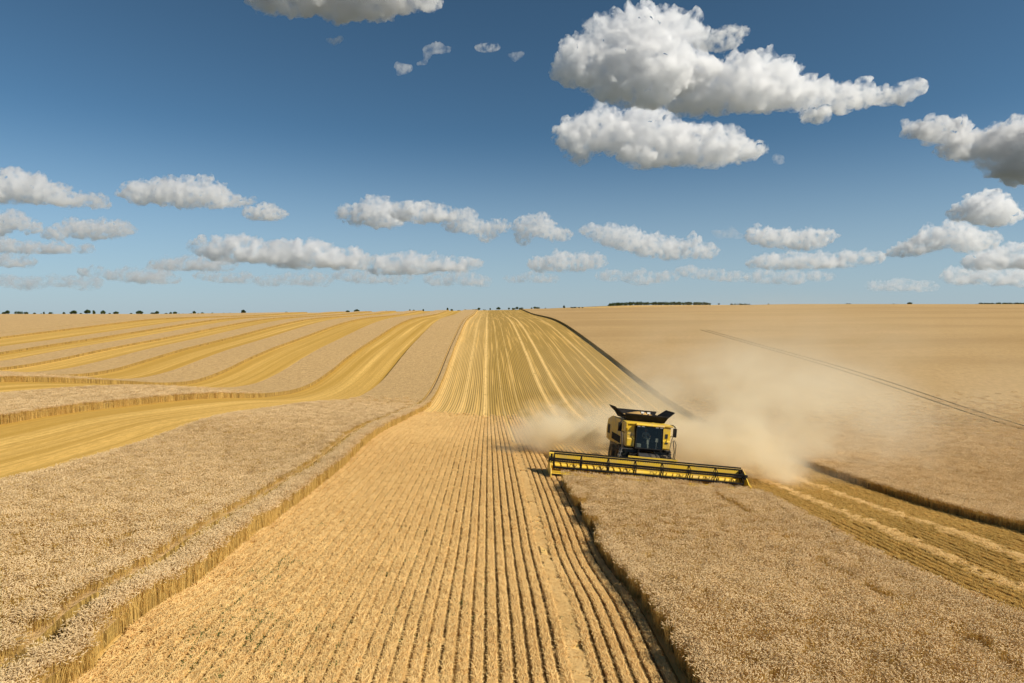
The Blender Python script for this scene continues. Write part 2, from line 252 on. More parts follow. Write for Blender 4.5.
def crop_sheet_mat():
    m = NT('crop_canopy'); geo = m.n('ShaderNodeNewGeometry'); P = geo.outputs['Position']
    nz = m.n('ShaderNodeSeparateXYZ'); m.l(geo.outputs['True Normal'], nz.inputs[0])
    fine = m.noise(m.vmul(P, (1, 1, .3)), 7.0, 4, .7); mid = m.noise(m.vmul(P, (1, .5, 1)), 1.5, 5, .75); big = m.noise(m.vmul(P, (1, .35, 1)), .05, 4)
    row = m.noise(m.vmul(P, (2.2, .05, 1)), 1.0, 2)
    f = m.math('ADD', m.math('MULTIPLY', m.step(fine, .34, .66), .5), m.math('MULTIPLY', m.step(mid, .32, .68), .5))
    top = m.mix(f, rgb(.37, .23, .092), rgb(.69, .465, .215))
    top = m.mix(m.math('MULTIPLY', m.math('SUBTRACT', big, .35), 1.0, clamp=True), top, rgb(.50, .335, .145))
    top = m.mix(m.math('MULTIPLY', m.step(row, .55, .8), .25), top, rgb(.38, .26, .12))
    sx = m.n('ShaderNodeSeparateXYZ'); m.l(P, sx.inputs[0])
    ripe = m.math('MULTIPLY', m.step(sx.outputs[0], 28.0, 29.0), m.math('ADD', .25, m.math('MULTIPLY', m.step(m.noise(m.vmul(P, (.25, 1, 1)), .03, 4, .6), .4, .65), .45)))  # dust shade over the right field, painted in as browner crop patches
    top = m.mix(ripe, top, rgb(.37, .235, .095))
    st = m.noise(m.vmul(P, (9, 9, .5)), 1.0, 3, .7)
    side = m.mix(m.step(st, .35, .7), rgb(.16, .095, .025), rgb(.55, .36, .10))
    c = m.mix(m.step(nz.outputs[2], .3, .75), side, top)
    b = m.n('ShaderNodeBump'); b.inputs['Strength'].default_value = .8; b.inputs['Distance'].default_value = .10; m.l(f, b.inputs['Height'])
    s = m.bsdf(c, .9, .1); m.l(b.outputs[0], s.inputs['Normal'])
    return m.done(s.outputs[0])
M_CROP = crop_sheet_mat()

ROW = .375
def ground_mat():
    m = NT('stubble_ground'); geo = m.n('ShaderNodeNewGeometry'); P = geo.outputs['Position']
    sp = m.n('ShaderNodeSeparateXYZ'); m.l(P, sp.inputs[0]); X, Y = sp.outputs[0], sp.outputs[1]
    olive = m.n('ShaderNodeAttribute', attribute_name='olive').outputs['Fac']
    farz = m.n('ShaderNodeAttribute', attribute_name='farz').outputs['Fac']
    chaff = m.n('ShaderNodeAttribute', attribute_name='chaff').outputs['Fac']
    wob = m.math('MULTIPLY', m.math('SUBTRACT', m.noise(m.vmul(P, (.3, .05, 0)), 1.0, 2), .5), .5)
    xw = m.math('ADD', X, wob)
    rowv = m.math('MULTIPLY_ADD', m.math('SINE', m.math('MULTIPLY', X, 2*math.pi/ROW)), .5, .5)
    br = m.noise(m.vmul(P, (3.0, 1.2, 1)), 2.2, 3, .6)
    rowf = m.step(m.math('ADD', rowv, m.math('MULTIPLY', m.math('SUBTRACT', br, .5), .45)), .12, .36)
    rowf = m.math('MAXIMUM', rowf, m.math('MULTIPLY', m.math('SUBTRACT', chaff, .9), 1.5, clamp=True))
    fine = m.noise(m.vmul(P, (1.0, .45, 1)), 14.0, 4, .65)
    streak = m.noise(m.vmul(P, (1.0, .012, 0)), 1.35, 4, .6)
    big = m.noise(m.vmul(P, (1, .5, 1)), .06, 4)
    straw = m.mix(fine, rgb(.58, .37, .125), rgb(.84, .56, .205))
    soil = m.mix(fine, rgb(.085, .052, .022), rgb(.22, .135, .05))
    soil = m.mix(m.math('MULTIPLY', chaff, .42), soil, straw)
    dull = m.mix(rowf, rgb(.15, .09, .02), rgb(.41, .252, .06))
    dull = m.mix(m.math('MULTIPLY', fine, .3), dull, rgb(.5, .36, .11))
    base = m.mix(rowf, soil, straw)
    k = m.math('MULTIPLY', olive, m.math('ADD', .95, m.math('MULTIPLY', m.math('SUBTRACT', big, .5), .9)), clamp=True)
    c = m.mix(k, base, dull)  # olive tone; over the right swath it paints in the shaded row sides
    # long streaks left by the passes
    c = m.mix(m.math('MULTIPLY', m.step(streak, .5, .66), .55), c, rgb(.85, .52, .155))
    c = m.mix(m.math('MULTIPLY', m.step(streak, .5, .34), .40), c, rgb(.42, .255, .055))
    lft = m.math('MULTIPLY', m.math('SUBTRACT', chaff, 1.0), 2.0, clamp=True)
    c = m.mix(m.math('MULTIPLY', lft, .55), c, rgb(.67, .40, .088))
    wide = m.noise(m.vmul(P, (1.0, .008, 0)), .42, 4, .6)
    c = m.mix(m.math('MULTIPLY', m.math('MULTIPLY', m.step(wide, .46, .60), .85), lft), c, rgb(.48, .28, .048))
    c = m.mix(m.math('MULTIPLY', m.math('MULTIPLY', m.step(wide, .46, .34), .9), lft), c, rgb(.86, .55, .16))
    grain = m.step(m.noise(m.vmul(P, (4.0, .6, 1)), 1.6, 5, .75), .36, .64)
    c = m.mix(m.math('MULTIPLY', m.math('MULTIPLY', m.math('SUBTRACT', 1.0, grain), lft), .55), c, rgb(.40, .24, .05))
    lines = m.noise(m.vmul(P, (1.0, .006, 0)), 2.6, 2, .6)
    c = m.mix(m.math('MULTIPLY', m.math('MULTIPLY', m.step(lines, .50, .40), lft), .5), c, rgb(.42, .25, .05))
    # wheel tracks of the passes, flattened straw
    rr = m.n('ShaderNodeValToRGB'); rr.color_ramp.interpolation = 'LINEAR'
    tracks = [(-8.4, .45, .8), (-4.1, .5, .7), (-.5, .55, 1), (2.35, .14, .75), (4.85, .13, .75), (9.9, .5, 1), (13.0, .5, 1), (16.9, .13, .9), (19.0, .13, .9), (24.0, .4, .8), (26.6, .4, .8)]
    x0, x1 = -12.0, 32.0; els = rr.color_ramp.elements; els[0].position = 0; els[0].color = (0, 0, 0, 1); els[1].position = 1; els[1].color = (0, 0, 0, 1)
    for c0, w, a in tracks:
        if len(els) > 29: break
        for d, vv in ((-w*1.1, 0), (0, a), (w*1.1, 0)):
            if len(els) >= 32: break
            e = els.new((c0+d-x0)/(x1-x0)); e.color = (vv, vv, vv, 1)
    fx = m.math('DIVIDE', m.math('SUBTRACT', m.math('ADD', X, m.math('MULTIPLY', wob, .5)), x0), x1-x0, clamp=True); m.l(fx, rr.inputs[0])
    tb = m.noise(m.vmul(P, (1.5, .25, 0)), 1.0, 3)
    tr = m.math('MULTIPLY', m.math('MULTIPLY', rr.outputs[0], farz), m.step(tb, .22, .5))
    c = m.mix(tr, c, rgb(.88, .58, .21))
    c = m.mix(m.math('MULTIPLY', m.math('SUBTRACT', big, .45), .5, clamp=True), c, rgb(.45, .29, .08))
    oth = m.n('ShaderNodeAttribute', attribute_name='other').outputs['Fac']
    c = m.mix(oth, c, m.mix(m.noise(P, .004, 2), rgb(.07, .085, .05), rgb(.17, .155, .11)))
    b = m.n('ShaderNodeBump'); b.inputs['Strength'].default_value = .7; b.inputs['Distance'].default_value = .08
    m.l(m.math('ADD', rowf, m.math('MULTIPLY', fine, .6)), b.inputs['Height'])
    s = m.bsdf(c, .9, .1); m.l(b.outputs[0], s.inputs['Normal'])
    return m.done(s.outputs[0])
M_GROUND = ground_mat()

# ------------------------------------------------------------------ the ground: one sheet to the horizon
EDGE = dict(E0=-9.0, C=4.5, SW=16.8, ER=29.4)
SWATHS = [(-34.7, -21.5), (-58.7, -45.8), (-82.7, -69.9), (-104.4, -92.5), (-127.3, -114.7), (-161.9, -137.8)]
def smooth(x, a, b):
    t = np.clip((x-a)/(b-a), 0, 1); return t*t*(3-2*t)
def build_ground():
    xs = np.unique(np.concatenate([np.arange(-40, 40.1, 1.0), np.linspace(-175, -40, 80), np.linspace(40, 175, 55), np.linspace(175, 700, 30), -np.linspace(175, 700, 30), [-1500, -4000, -14000, -40000, 1500, 4000, 14000, 40000]]))
    ys = np.unique(np.concatenate([np.arange(-80, 8, 8.0), np.arange(8, 60, 1.5), np.geomspace(60, 700, 170), np.geomspace(700, 45000, 44), [-400, -2000, -8000]]))
    gx, gy = np.meshgrid(xs, ys, indexing='ij'); z = terrain(gx.ravel(), gy.ravel())
    nx, ny = len(xs), len(ys); x = gx.ravel(); y = gy.ravel()
    I = np.arange(nx*ny).reshape(nx, ny)
    faces = np.stack([I[:-1, :-1], I[1:, :-1], I[1:, 1:], I[:-1, 1:]], -1).reshape(-1, 4)
    o = mesh_obj('ground', np.stack([x, y, z], -1).tolist(), faces.tolist(), M_GROUND, smooth=True)
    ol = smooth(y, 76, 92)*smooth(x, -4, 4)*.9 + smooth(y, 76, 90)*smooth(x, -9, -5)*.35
    ol = np.where(x > 14, np.maximum(ol, .85*smooth(x, 14, 18)), ol)  # right swath: shaded sides of the rows painted in as olive
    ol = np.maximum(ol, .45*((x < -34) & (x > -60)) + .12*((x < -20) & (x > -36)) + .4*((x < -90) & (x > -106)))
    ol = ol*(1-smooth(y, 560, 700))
    fz = smooth(y, 60, 85)*(x > -12)*(x < 32)*(1-.6*smooth(y, 330, 420))
    ch = np.clip(.95-.95*smooth(x, -6, 1.2)*(x < 14)*1.0, 0, 1)*np.ones_like(x)
    ch = np.where(x < 14, 1-smooth(x, -7, 0.5)*(1-.55*smooth(y, 50, 80)), .1)
    # country beyond this field
    ot = np.maximum.reduce([smooth(y, 1150, 1600), smooth(-y, 60, 140), smooth(np.abs(x), 600, 900)])
    ch = np.where(x < -15, 1.5, ch)
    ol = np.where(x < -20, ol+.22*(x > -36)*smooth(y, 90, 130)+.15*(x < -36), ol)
    for nm, arr in (('other', ot), ('olive', ol), ('farz', fz), ('chaff', ch)):
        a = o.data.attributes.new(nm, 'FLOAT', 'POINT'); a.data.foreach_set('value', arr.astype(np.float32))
    tag(o, 'rolling golden stubble ground carrying the wheat field', 'ground', kind='structure')
    return o
build_ground()

# ------------------------------------------------------------------ tufts scattered by geometry nodes
LIB = {}
def lib(name):
    if name not in LIB: LIB[name] = bpy.data.collections.new(name)
    return LIB[name]
def ribbon(V, Fc, Mi, p, d, w, mi):
    b = len(V); n = len(p)
    for q in range(n):
        ww = w*(1-.3*q/n); V.append(p[q]-d*ww); V.append(p[q]+d*ww)
    for q in range(n-1): Fc.append([b+2*q, b+2*q+1, b+2*q+3, b+2*q+2]); Mi.append(mi)
def wheat_tuft(k):
    rn = random.Random(100+k); V = []; Fc = []; Mi = []
    lean = Vector((rn.uniform(-.08, .08), rn.uniform(-.08, .08), 0))
    for q in range(70):
        r = .31*math.sqrt(rn.random()); a = rn.uniform(0, 6.283)
        b0 = Vector((r*math.cos(a), r*math.sin(a), 0)); h = rn.gauss(.72, .035)
        la = rn.uniform(0, 6.283); tl = Vector((math.cos(la), math.sin(la), 0))*rn.uniform(.01, .10)+lean
        da = rn.uniform(0, 6.283); d = Vector((math.cos(da), math.sin(da), 0))
        p = [b0, b0+tl*.35+Vector((0, 0, h*.55)), b0+tl+Vector((0, 0, h))]
        ribbon(V, Fc, Mi, p, d, .0042, 1)
        # nodding ear: a bent spindle
        hd = (tl.normalized() if tl.length > 1e-4 else d); bend = rn.uniform(.15, 1.3)
        L = rn.uniform(.075, .105); w = rn.uniform(.0085, .0125)
        dirv = (Vector((0, 0, 1))*math.cos(bend)+hd*math.sin(bend)).normalized()
        dir2 = (Vector((0, 0, 1))*math.cos(bend+.7)+hd*math.sin(bend+.7)).normalized()
        e0 = p[-1]; e1 = e0+dirv*L*.35; e2 = e1+dir2*L*.4; e3 = e2+dir2*L*.3
        s = hd.cross(Vector((0, 0, 1))); s = s.normalized() if s.length > 1e-3 else d; t = dirv.cross(s)
        b = len(V); V.append(e0)
        for e in (e1, e2): V += [e+s*w, e+t*w, e-s*w, e-t*w]
        V.append(e3)
        for g in range(4):
            Fc.append([b, b+1+g, b+1+(g+1) % 4]); Mi.append(0)
            Fc.append([b+1+g, b+5+g, b+5+(g+1) % 4, b+1+(g+1) % 4]); Mi.append(0)
            Fc.append([b+5+g, b+9, b+5+(g+1) % 4]); Mi.append(0)
        if q % 3 == 0:      # a dry leaf
            lf = p[1]+Vector((0, 0, rn.uniform(-.1, .15))); dd = Vector((math.cos(la+2), math.sin(la+2), 0))
            ribbon(V, Fc, Mi, [lf, lf+dd*.07+Vector((0, 0, .03)), lf+dd*.14-Vector((0, 0, .06))], dd.cross(Vector((0, 0, 1))), .005, 1)
    o = mesh_obj('wheat_tuft', V, Fc, [M_EAR, M_STEM], link=False); o.data.polygons.foreach_set('material_index', Mi)
    lib('wheat').objects.link(o)
for k in range(5): wheat_tuft(k)
def stubble_tuft(k, weed=False, olive=False):
    rn = random.Random(300+k); V = []; Fc = []; Mi = []
    n = 14 if weed else 85
    for q in range(n):
        y = rn.uniform(-.27, .27) if not weed else rn.gauss(0, .1); x = rn.uniform(-.15, .15) if not weed else rn.gauss(0, .09)
        h = rn.uniform(.055, .115) if not weed else rn.uniform(.04, .16); a = rn.uniform(0, 6.283); t = Vector((rn.gauss(0, .03), rn.gauss(0, .03), h)); b0 = Vector((x, y, -.01))
        ribbon(V, Fc, Mi, [b0, b0+t], Vector((math.cos(a), math.sin(a), 0)), .0065 if not weed else .016, 0)
    if not weed:            # loose straw lying on and beside the row
        for q in range(120):
            c = Vector((rn.uniform(-.14, .14), rn.uniform(-.28, .28), rn.uniform(.05, .10))); a = rn.gauss(1.57, .6); L = rn.uniform(.05, .14)
            d = Vector((math.cos(a), math.sin(a), rn.uniform(-.25, .25)))*L; ribbon(V, Fc, Mi, [c-d, c+d], Vector((-math.sin(a), math.cos(a), rn.uniform(-.5, .5))), .0075, 0)
    o = mesh_obj('weed_tuft' if weed else 'stubble_tuft', V, Fc, [M_WEED if weed else (M_SHADED_STUB if olive else M_STUB)], link=False); lib('weed' if weed else ('olive' if olive else 'stubble')).objects.link(o)
for k in range(5): stubble_tuft(k)
for k in range(3): stubble_tuft(k, True)
for k in range(4): stubble_tuft(k, False, True)

def scatter_tree(name, coll):
    g = bpy.data.node_groups.new(name, 'GeometryNodeTree')
    g.interface.new_socket('Geometry', in_out='INPUT', socket_type='NodeSocketGeometry'); g.interface.new_socket('Geometry', in_out='OUTPUT', socket_type='NodeSocketGeometry')
    N = g.nodes.new; I = N('NodeGroupInput'); O = N('NodeGroupOutput')
    def attr(nm, t):
        a = N('GeometryNodeInputNamedAttribute'); a.data_type = t; a.inputs['Name'].default_value = nm; return a.outputs['Attribute']
    mp = N('GeometryNodeMeshToPoints'); inst = N('GeometryNodeInstanceOnPoints'); ci = N('GeometryNodeCollectionInfo'); jn = N('GeometryNodeJoinGeometry')
    ci.inputs['Collection'].default_value = coll; ci.inputs['Separate Children'].default_value = True; ci.inputs['Reset Children'].default_value = True
    inst.inputs['Pick Instance'].default_value = True
    L = g.links.new
    L(I.outputs[0], mp.inputs['Mesh']); L(attr('tuft', 'BOOLEAN'), mp.inputs['Selection']); L(mp.outputs[0], inst.inputs['Points'])
    L(ci.outputs[0], inst.inputs['Instance']); L(attr('pick', 'INT'), inst.inputs['Instance Index'])
    L(attr('rot', 'FLOAT_VECTOR'), inst.inputs['Rotation']); L(attr('scl', 'FLOAT_VECTOR'), inst.inputs['Scale'])
    L(inst.outputs[0], jn.inputs[0]); L(I.outputs[0], jn.inputs[0]); L(jn.outputs[0], O.inputs[0])
    return g
G = {k: scatter_tree('scatter_'+k, lib(k)) for k in ('wheat', 'stubble', 'weed', 'olive')}
def scattered(name, verts, faces, pts, rot, scl, npick, kind, mats):
    nv = len(verts); allv = np.concatenate([np.asarray(verts, float).reshape(-1, 3), pts]) if nv else pts
    o = mesh_obj(name, allv.tolist(), faces, mats)
    me = o.data; n = len(allv); k = len(pts)
    def at(nm, t, arr, f='value'):
        a = me.attributes.new(nm, t, 'POINT'); a.data.foreach_set(f, arr.ravel())
    tu = np.zeros(n, bool); tu[nv:] = True; at('tuft', 'BOOLEAN', tu)
    pk = np.zeros(n, np.int32); pk[nv:] = rng.integers(0, npick, k); at('pick', 'INT', pk)
    r = np.zeros((n, 3), np.float32); r[nv:] = rot; at('rot', 'FLOAT_VECTOR', r, 'vector')
    s = np.ones((n, 3), np.float32); s[nv:] = scl; at('scl', 'FLOAT_VECTOR', s, 'vector')
    mod = o.modifiers.new('scatter', 'NODES'); mod.node_group = G[kind]
    return o

H_SHEET = .56
def wheat_block(x0, x1, y0, y1, label, trams=(), thin=(), gx=2.0, skew=0.0, tram_end=1e9):
    """standing crop between two cut edges: a canopy sheet with its sides, and tufts of stalks and ears on it"""
    xs = set(np.linspace(x0+.22, x1-.22, max(3, int(min(60, (x1-x0)/gx)))).tolist())
    for t, w in trams: xs |= {t-w/2-.02, t-w/2+.02, t+w/2-.02, t+w/2+.02}
    xs = np.array(sorted(xs)); ys = np.unique(np.concatenate([np.geomspace(max(y0, 1), y1, 190), [y0]])) if y0 > 0 else np.concatenate([np.linspace(y0, 5, 8), np.geomspace(6, y1, 190)])
    nx, ny = len(xs), len(ys); gxx, gyy = np.meshgrid(xs, ys, indexing='ij')
    wob = np.array([mnoise.noise(Vector((y*.35, x0*.1, 0)))*.10 for y in ys]); wob2 = np.array([mnoise.noise(Vector((y*.35, x1*.1, 7)))*.10 for y in ys])
    gxx[0] += wob; gxx[-1] += wob2
    gxx += skew*(42-gyy)*(x1-gxx)/(x1-x0)
    z = terrain(gxx.ravel(), gyy.ravel()); h = .43+.23*smooth(gyy.ravel(), 45, 95)
    for t, w in trams: h = np.where((np.abs(gxx.ravel()-t) < w/2+.01) & (gyy.ravel() < tram_end), .06+.34*smooth(gyy.ravel(), 70, 130), h)
    top = np.stack([gxx.ravel(), gyy.ravel(), z+h], -1); I = np.arange(nx*ny).reshape(nx, ny)
    faces = np.stack([I[:-1, :-1], I[1:, :-1], I[1:, 1:], I[:-1, 1:]], -1).reshape(-1, 4).tolist()
    verts = top.tolist(); ring = list(I[:, 0])+list(I[-1, 1:])+list(I[-2::-1, -1])+list(I[0, -2:0:-1])
    b = len(verts)
    for q in ring: verts.append([top[q][0], top[q][1], float(z[q])-.1])
    for q in range(len(ring)):
        q2 = (q+1) % len(ring); faces.append([int(ring[q]), b+q, b+q2, int(ring[q2])])
    # tufts: dense close by, thinning out where single ears no longer show
    P = []
    bands = np.concatenate([[max(y0, 8)], np.arange(max(y0, 8)+3, 119, 3)])
    for ya, yb in zip(bands, bands[1:]):
        if yb > y1: break
        xl = max(x0+.25, -.80*yb-6); xr = min(x1-.25, .84*yb+6)
        if xr <= xl: continue
        ym = (ya+yb)/2; sp = .385 if ym < 45 else .385*(ym/45)**.35
        pr = 1-smooth(ym, 62, 118)
        gx_, gy_ = np.meshgrid(np.arange(xl, xr, sp), np.arange(ya, yb, sp)); x = gx_.ravel(); y = gy_.ravel(); n = len(x)
        kk = rng.random(n) < pr; x = x[kk]; y = y[kk]; n = len(x)
        if n == 0: continue
        P.append(np.stack([np.clip(x+rng.uniform(-.5, .5, n)*sp, x0+.25, x1-.25), y+rng.uniform(-.5, .5, n)*sp], -1))
        for xe, sgn in [(x0, 1), (x1, -1)]+[(t-w/2-.14, -1) for t, w in trams]+[(t+w/2+.14, 1) for t, w in trams]:     # the cut edge itself
            if xl-1 < xe < xr+1:
                ne = int((yb-ya)*(5 if ym < 60 else 2.0)*pr); P.append(np.stack([xe+sgn*rng.uniform(.2, .5, ne), rng.uniform(ya, yb, ne)], -1))
    if y0 > 8: pass
    if y1 < 150:
        ne = int((x1-x0)*5); P.append(np.stack([rng.uniform(x0+.2, x1-.2, ne), y1-rng.uniform(.1, .5, ne)], -1))
    P = np.concatenate(P) if P else np.zeros((0, 2))
    P[:, 0] += skew*(42-P[:, 1])*(x1-P[:, 0])/(x1-x0)
    zz = terrain(P[:, 0], P[:, 1]); keep = in_view(P[:, 0], P[:, 1], zz+.5)
    for t, w in trams:
        dn = np.array([mnoise.noise(Vector((q*.8, t, 3))) for q in P[:, 1]])*.12
        keep &= np.abs(P[:, 0]-t) > w/2+.16+dn*.6
    for t, w, y_a, y_b in thin:
        dn = np.array([mnoise.noise(Vector((q*.5, t, 3))) for q in P[:, 1]])
        keep &= ~((np.abs(P[:, 0]-t) < w/2+.1+dn*.2) & (P[:, 1] > y_a) & (P[:, 1] < y_b) & (dn > -.15))
    P = P[keep]; zz = zz[keep]; n = len(P)
    sc = np.clip(P[:, 1]/55, 1, 1.5); hgt = rng.uniform(.95, 1.05, n)*(1+.035*np.array([mnoise.noise(Vector((a*.25, c*.25, 1))) for a, c in P]))
    o = scattered('standing_wheat', verts, faces, np.stack([P[:, 0], P[:, 1], zz], -1),
                  np.stack([rng.normal(0, .05, n), rng.normal(0, .05, n), rng.uniform(0, 6.283, n)], -1),
                  np.stack([sc, sc, hgt*np.clip(sc**.12, 1, 1.1)], -1), 5, 'wheat', M_CROP)
    tag(o, label, 'wheat crop', kind='stuff'); return n
tot = 0
tot += wheat_block(-21.5, -9.0, 2, 620, 'ripe wheat strip left of the striped stubble, with a narrow wheel track inside its edge', trams=[(-10.35, .52)], gx=1.0)
tot += wheat_block(4.5, 16.8, 2, 42.15, 'block of uncut ripe wheat right in front of the combine header', thin=[(13.4, .18, 5, 44), (5.1, .1, 30, 44)], gx=1.0, skew=.02)
tot += wheat_block(29.4, 560, 4, 640, 'wide uncut wheat field to the right of the dust, crossed by two wheel ruts', trams=[(71.7, .5), (73.7, .5)], gx=5.0, tram_end=230)
names = ['first', 'second', 'third', 'fourth', 'fifth']
for q in range(5):
    tot += wheat_block(SWATHS[q+1][1], SWATHS[q][0], 4, 620, '%s curving wheat strip counted from the near left wheat out to the left' % names[q], gx=2.0)
tot += wheat_block(-520, -161.9, 4, 620, 'wheat on the far left slope beyond the last cut swath', trams=[(-173.5, .5)], gx=6.0)
print('wheat tufts', tot)

# ------------------------------------------------------------------ stubble rows on the cut ground
def stubble():
    P = []
    def rows(xa, xb, ya, yb, gap=lambda x: 1.0, spacing=.29):
        nonlocal P
        for r in np.arange(math.ceil(xa/ROW), math.floor(xb/ROW)+1):
            x = r*ROW+ROW*.25
            y = ya
            ys = []
            while y < yb:
                y += spacing*(1 if y < 40 else (y/40)**.8)
                ys.append(y)
            ys = np.array(ys)+rng.uniform(-.1, .1, len(ys)); k = rng.random(len(ys)) < gap(x)
            P.append(np.stack([x+rng.normal(0, .008, k.sum()), ys[k]], -1))
    rows(-9.1, 4.75, 9, 97, lambda x: .98)
    
    P = np.concatenate(P); lane = np.abs(P[:, 0]-2.3) < .2
    P = P[~lane & (rng.random(len(P)) > smooth(P[:, 1], 78, 97))]
    zz = terrain(P[:, 0], P[:, 1]); k = in_view(P[:, 0], P[:, 1], zz); P = P[k]; zz = zz[k]; n = len(P)
    # chaff scattered over the left half
    flat = np.stack([rng.normal(0, .05, n), rng.normal(0, .05, n), np.where(rng.random(n) < .5, 0, math.pi)+rng.normal(0, .03, n)], -1)
    sc = np.clip(P[:, 1]/40, 1, 2.2); s = np.stack([1.04-.27*smooth(P[:, 0], -5.5, 2.5), sc*1.1, rng.uniform(.85, 1.1, n)], -1)
    c = 420; cx = np.concatenate([rng.uniform(-8.8, -1, c), rng.normal(2.3, .12, 260), rng.normal(20.9, .22, 420), rng.normal(24.7, .22, 420)]); cyy = np.concatenate([12+rng.random(c)**1.6*70, rng.uniform(13, 60, 260), rng.uniform(24, 80, 840)]); cz = terrain(cx, cyy)
    P2 = np.stack([cx, cyy], -1); n2 = len(P2)
    pts = np.concatenate([np.stack([P[:, 0], P[:, 1], zz], -1), np.stack([cx, cyy, cz], -1)])
    rot = np.concatenate([flat, np.stack([np.zeros(n2), np.zeros(n2), rng.uniform(0, 6.28, n2)], -1)])
    scl = np.concatenate([s, np.stack([rng.uniform(.8, 1.6, n2), rng.uniform(.8, 1.6, n2), np.where(cx > 15, 1.15, rng.uniform(.25, .5, n2))], -1)])
    o = scattered('stubble', [], [], pts, rot, scl, 5, 'stubble', M_STUB); tag(o, 'drilled rows of short cut straw stubble on the harvested strips', 'stubble', kind='stuff')
    print('stubble', len(pts))
    P = []
    rows(17.2, 28.9, 22, 85, lambda x: .98, .3)
    P = np.concatenate(P); P = P[rng.random(len(P)) < .97]
    zz = terrain(P[:, 0], P[:, 1]); k = in_view(P[:, 0], P[:, 1], zz); P = P[k]; zz = zz[k]; n = len(P); sc = np.clip(P[:, 1]/40, 1, 2.2)
    o = scattered('stubble', [], [], np.stack([P[:, 0], P[:, 1], zz], -1), np.stack([rng.normal(0, .05, n), rng.normal(0, .05, n), np.where(rng.random(n) < .5, 0, math.pi)+rng.normal(0, .03, n)], -1), np.stack([np.full(n, .72), sc*1.1, rng.uniform(.8, 1.2, n)], -1), 4, 'olive', M_SHADED_STUB)
    tag(o, 'stubble rows, their shaded sides painted dull olive gold, on the swath right of the uncut block', 'stubble', kind='stuff')
    # weeds and volunteer seedlings between the rows
    wx = np.concatenate([rng.normal(-5.2, 1.0, 170), rng.normal(2.35, .12, 60), rng.uniform(-8, 0, 110), rng.normal(-7.2, .25, 120)]); wy = np.concatenate([rng.uniform(13.5, 19, 170), rng.uniform(14, 36, 60), rng.uniform(14, 30, 110), rng.uniform(15, 24, 120)])
    wz = terrain(wx, wy); n = len(wx)
    o = scattered('weeds', [], [], np.stack([wx, wy, wz], -1), np.stack([np.zeros(n), np.zeros(n), rng.uniform(0, 6.28, n)], -1), np.repeat(np.where(wx > 0, .5, 1.0)[:, None]*rng.uniform(.5, 1.0, n)[:, None], 3, 1), 3, 'weed', M_WEED)
    tag(o, 'sparse green weeds sprouting between the stubble rows', 'weeds', kind='stuff')
stubble()
# ------------------------------------------------------------------ the combine harvester
M_YEL = plain('yellow_paint', (.78, .50, .025), .45, .5, 0, .08, 2.0, dirt=.7)
M_DUSTY = plain('dusty_yellow_paint', (.72, .47, .06), .6, .3, 0, .1, 1.5, dirt=.9)
M_YEL2 = plain('header_yellow', (.80, .52, .04), .45, .5, 0, .10, 2.5, dirt=.45)
M_BLK = plain('black_paint', (.012, .012, .013), .8, .12, 0, .3, 3.0, dirt=.05)
M_DRK = plain('dark_grey_steel', (.05, .05, .052), .5, .4, .2, .3, 4.0, dirt=.3)
M_TYRE = plain('tyre_rubber', (.03, .028, .026), .85, .2, 0, .3, 5.0, dirt=.5)
M_STEEL = plain('worn_steel', (.42, .40, .36), .4, .5, .7, .2, 6.0, dirt=.3)
M_SEAT = plain('seat_fabric', (.10, .10, .11), .9, .2)
M_TRIM = plain('cab_trim_grey', (.45, .45, .43), .6, .3)
M_LAMP = plain('lamp_glass', (.85, .85, .82), .2, .6)
M_ORANGE = plain('beacon_orange', (.8, .25, .03), .3, .6)
M_DECAL = plain('decal_black', (.03, .03, .035), .4, .4)
def glass_mat():
    m = NT('tinted_glass'); t = m.n('ShaderNodeBsdfTransparent'); t.inputs[0].default_value = (.70, .72, .68, 1)
    g = m.n('ShaderNodeBsdfGlossy'); g.inputs[0].default_value = (.5, .5, .5, 1); g.inputs['Roughness'].default_value = .05
    mx = m.n('ShaderNodeMixShader'); mx.inputs[0].default_value = .045; m.l(t.outputs[0], mx.inputs[1]); m.l(g.outputs[0], mx.inputs[2]); return m.done(mx.outputs[0])
M_GLASS = glass_mat()
CX, CY = 11.0, 48.2
sxl = (tz(CX+5.5, CY)-tz(CX-5.5, CY))/11; syl = (tz(CX, CY+4)-tz(CX, CY-4))/8
root = empty('combine_harvester', (CX, CY, tz(CX, CY)))
nrm = Vector((-sxl, -syl, 1)).normalized(); xa = (Vector((1, 0, sxl))).normalized(); ya = nrm.cross(xa).normalized(); xa = ya.cross(nrm)
root.rotation_euler = Matrix((xa, ya, nrm)).transposed().to_euler()
tag(root, 'yellow and black combine harvester cutting wheat with a very wide header', 'combine harvester')

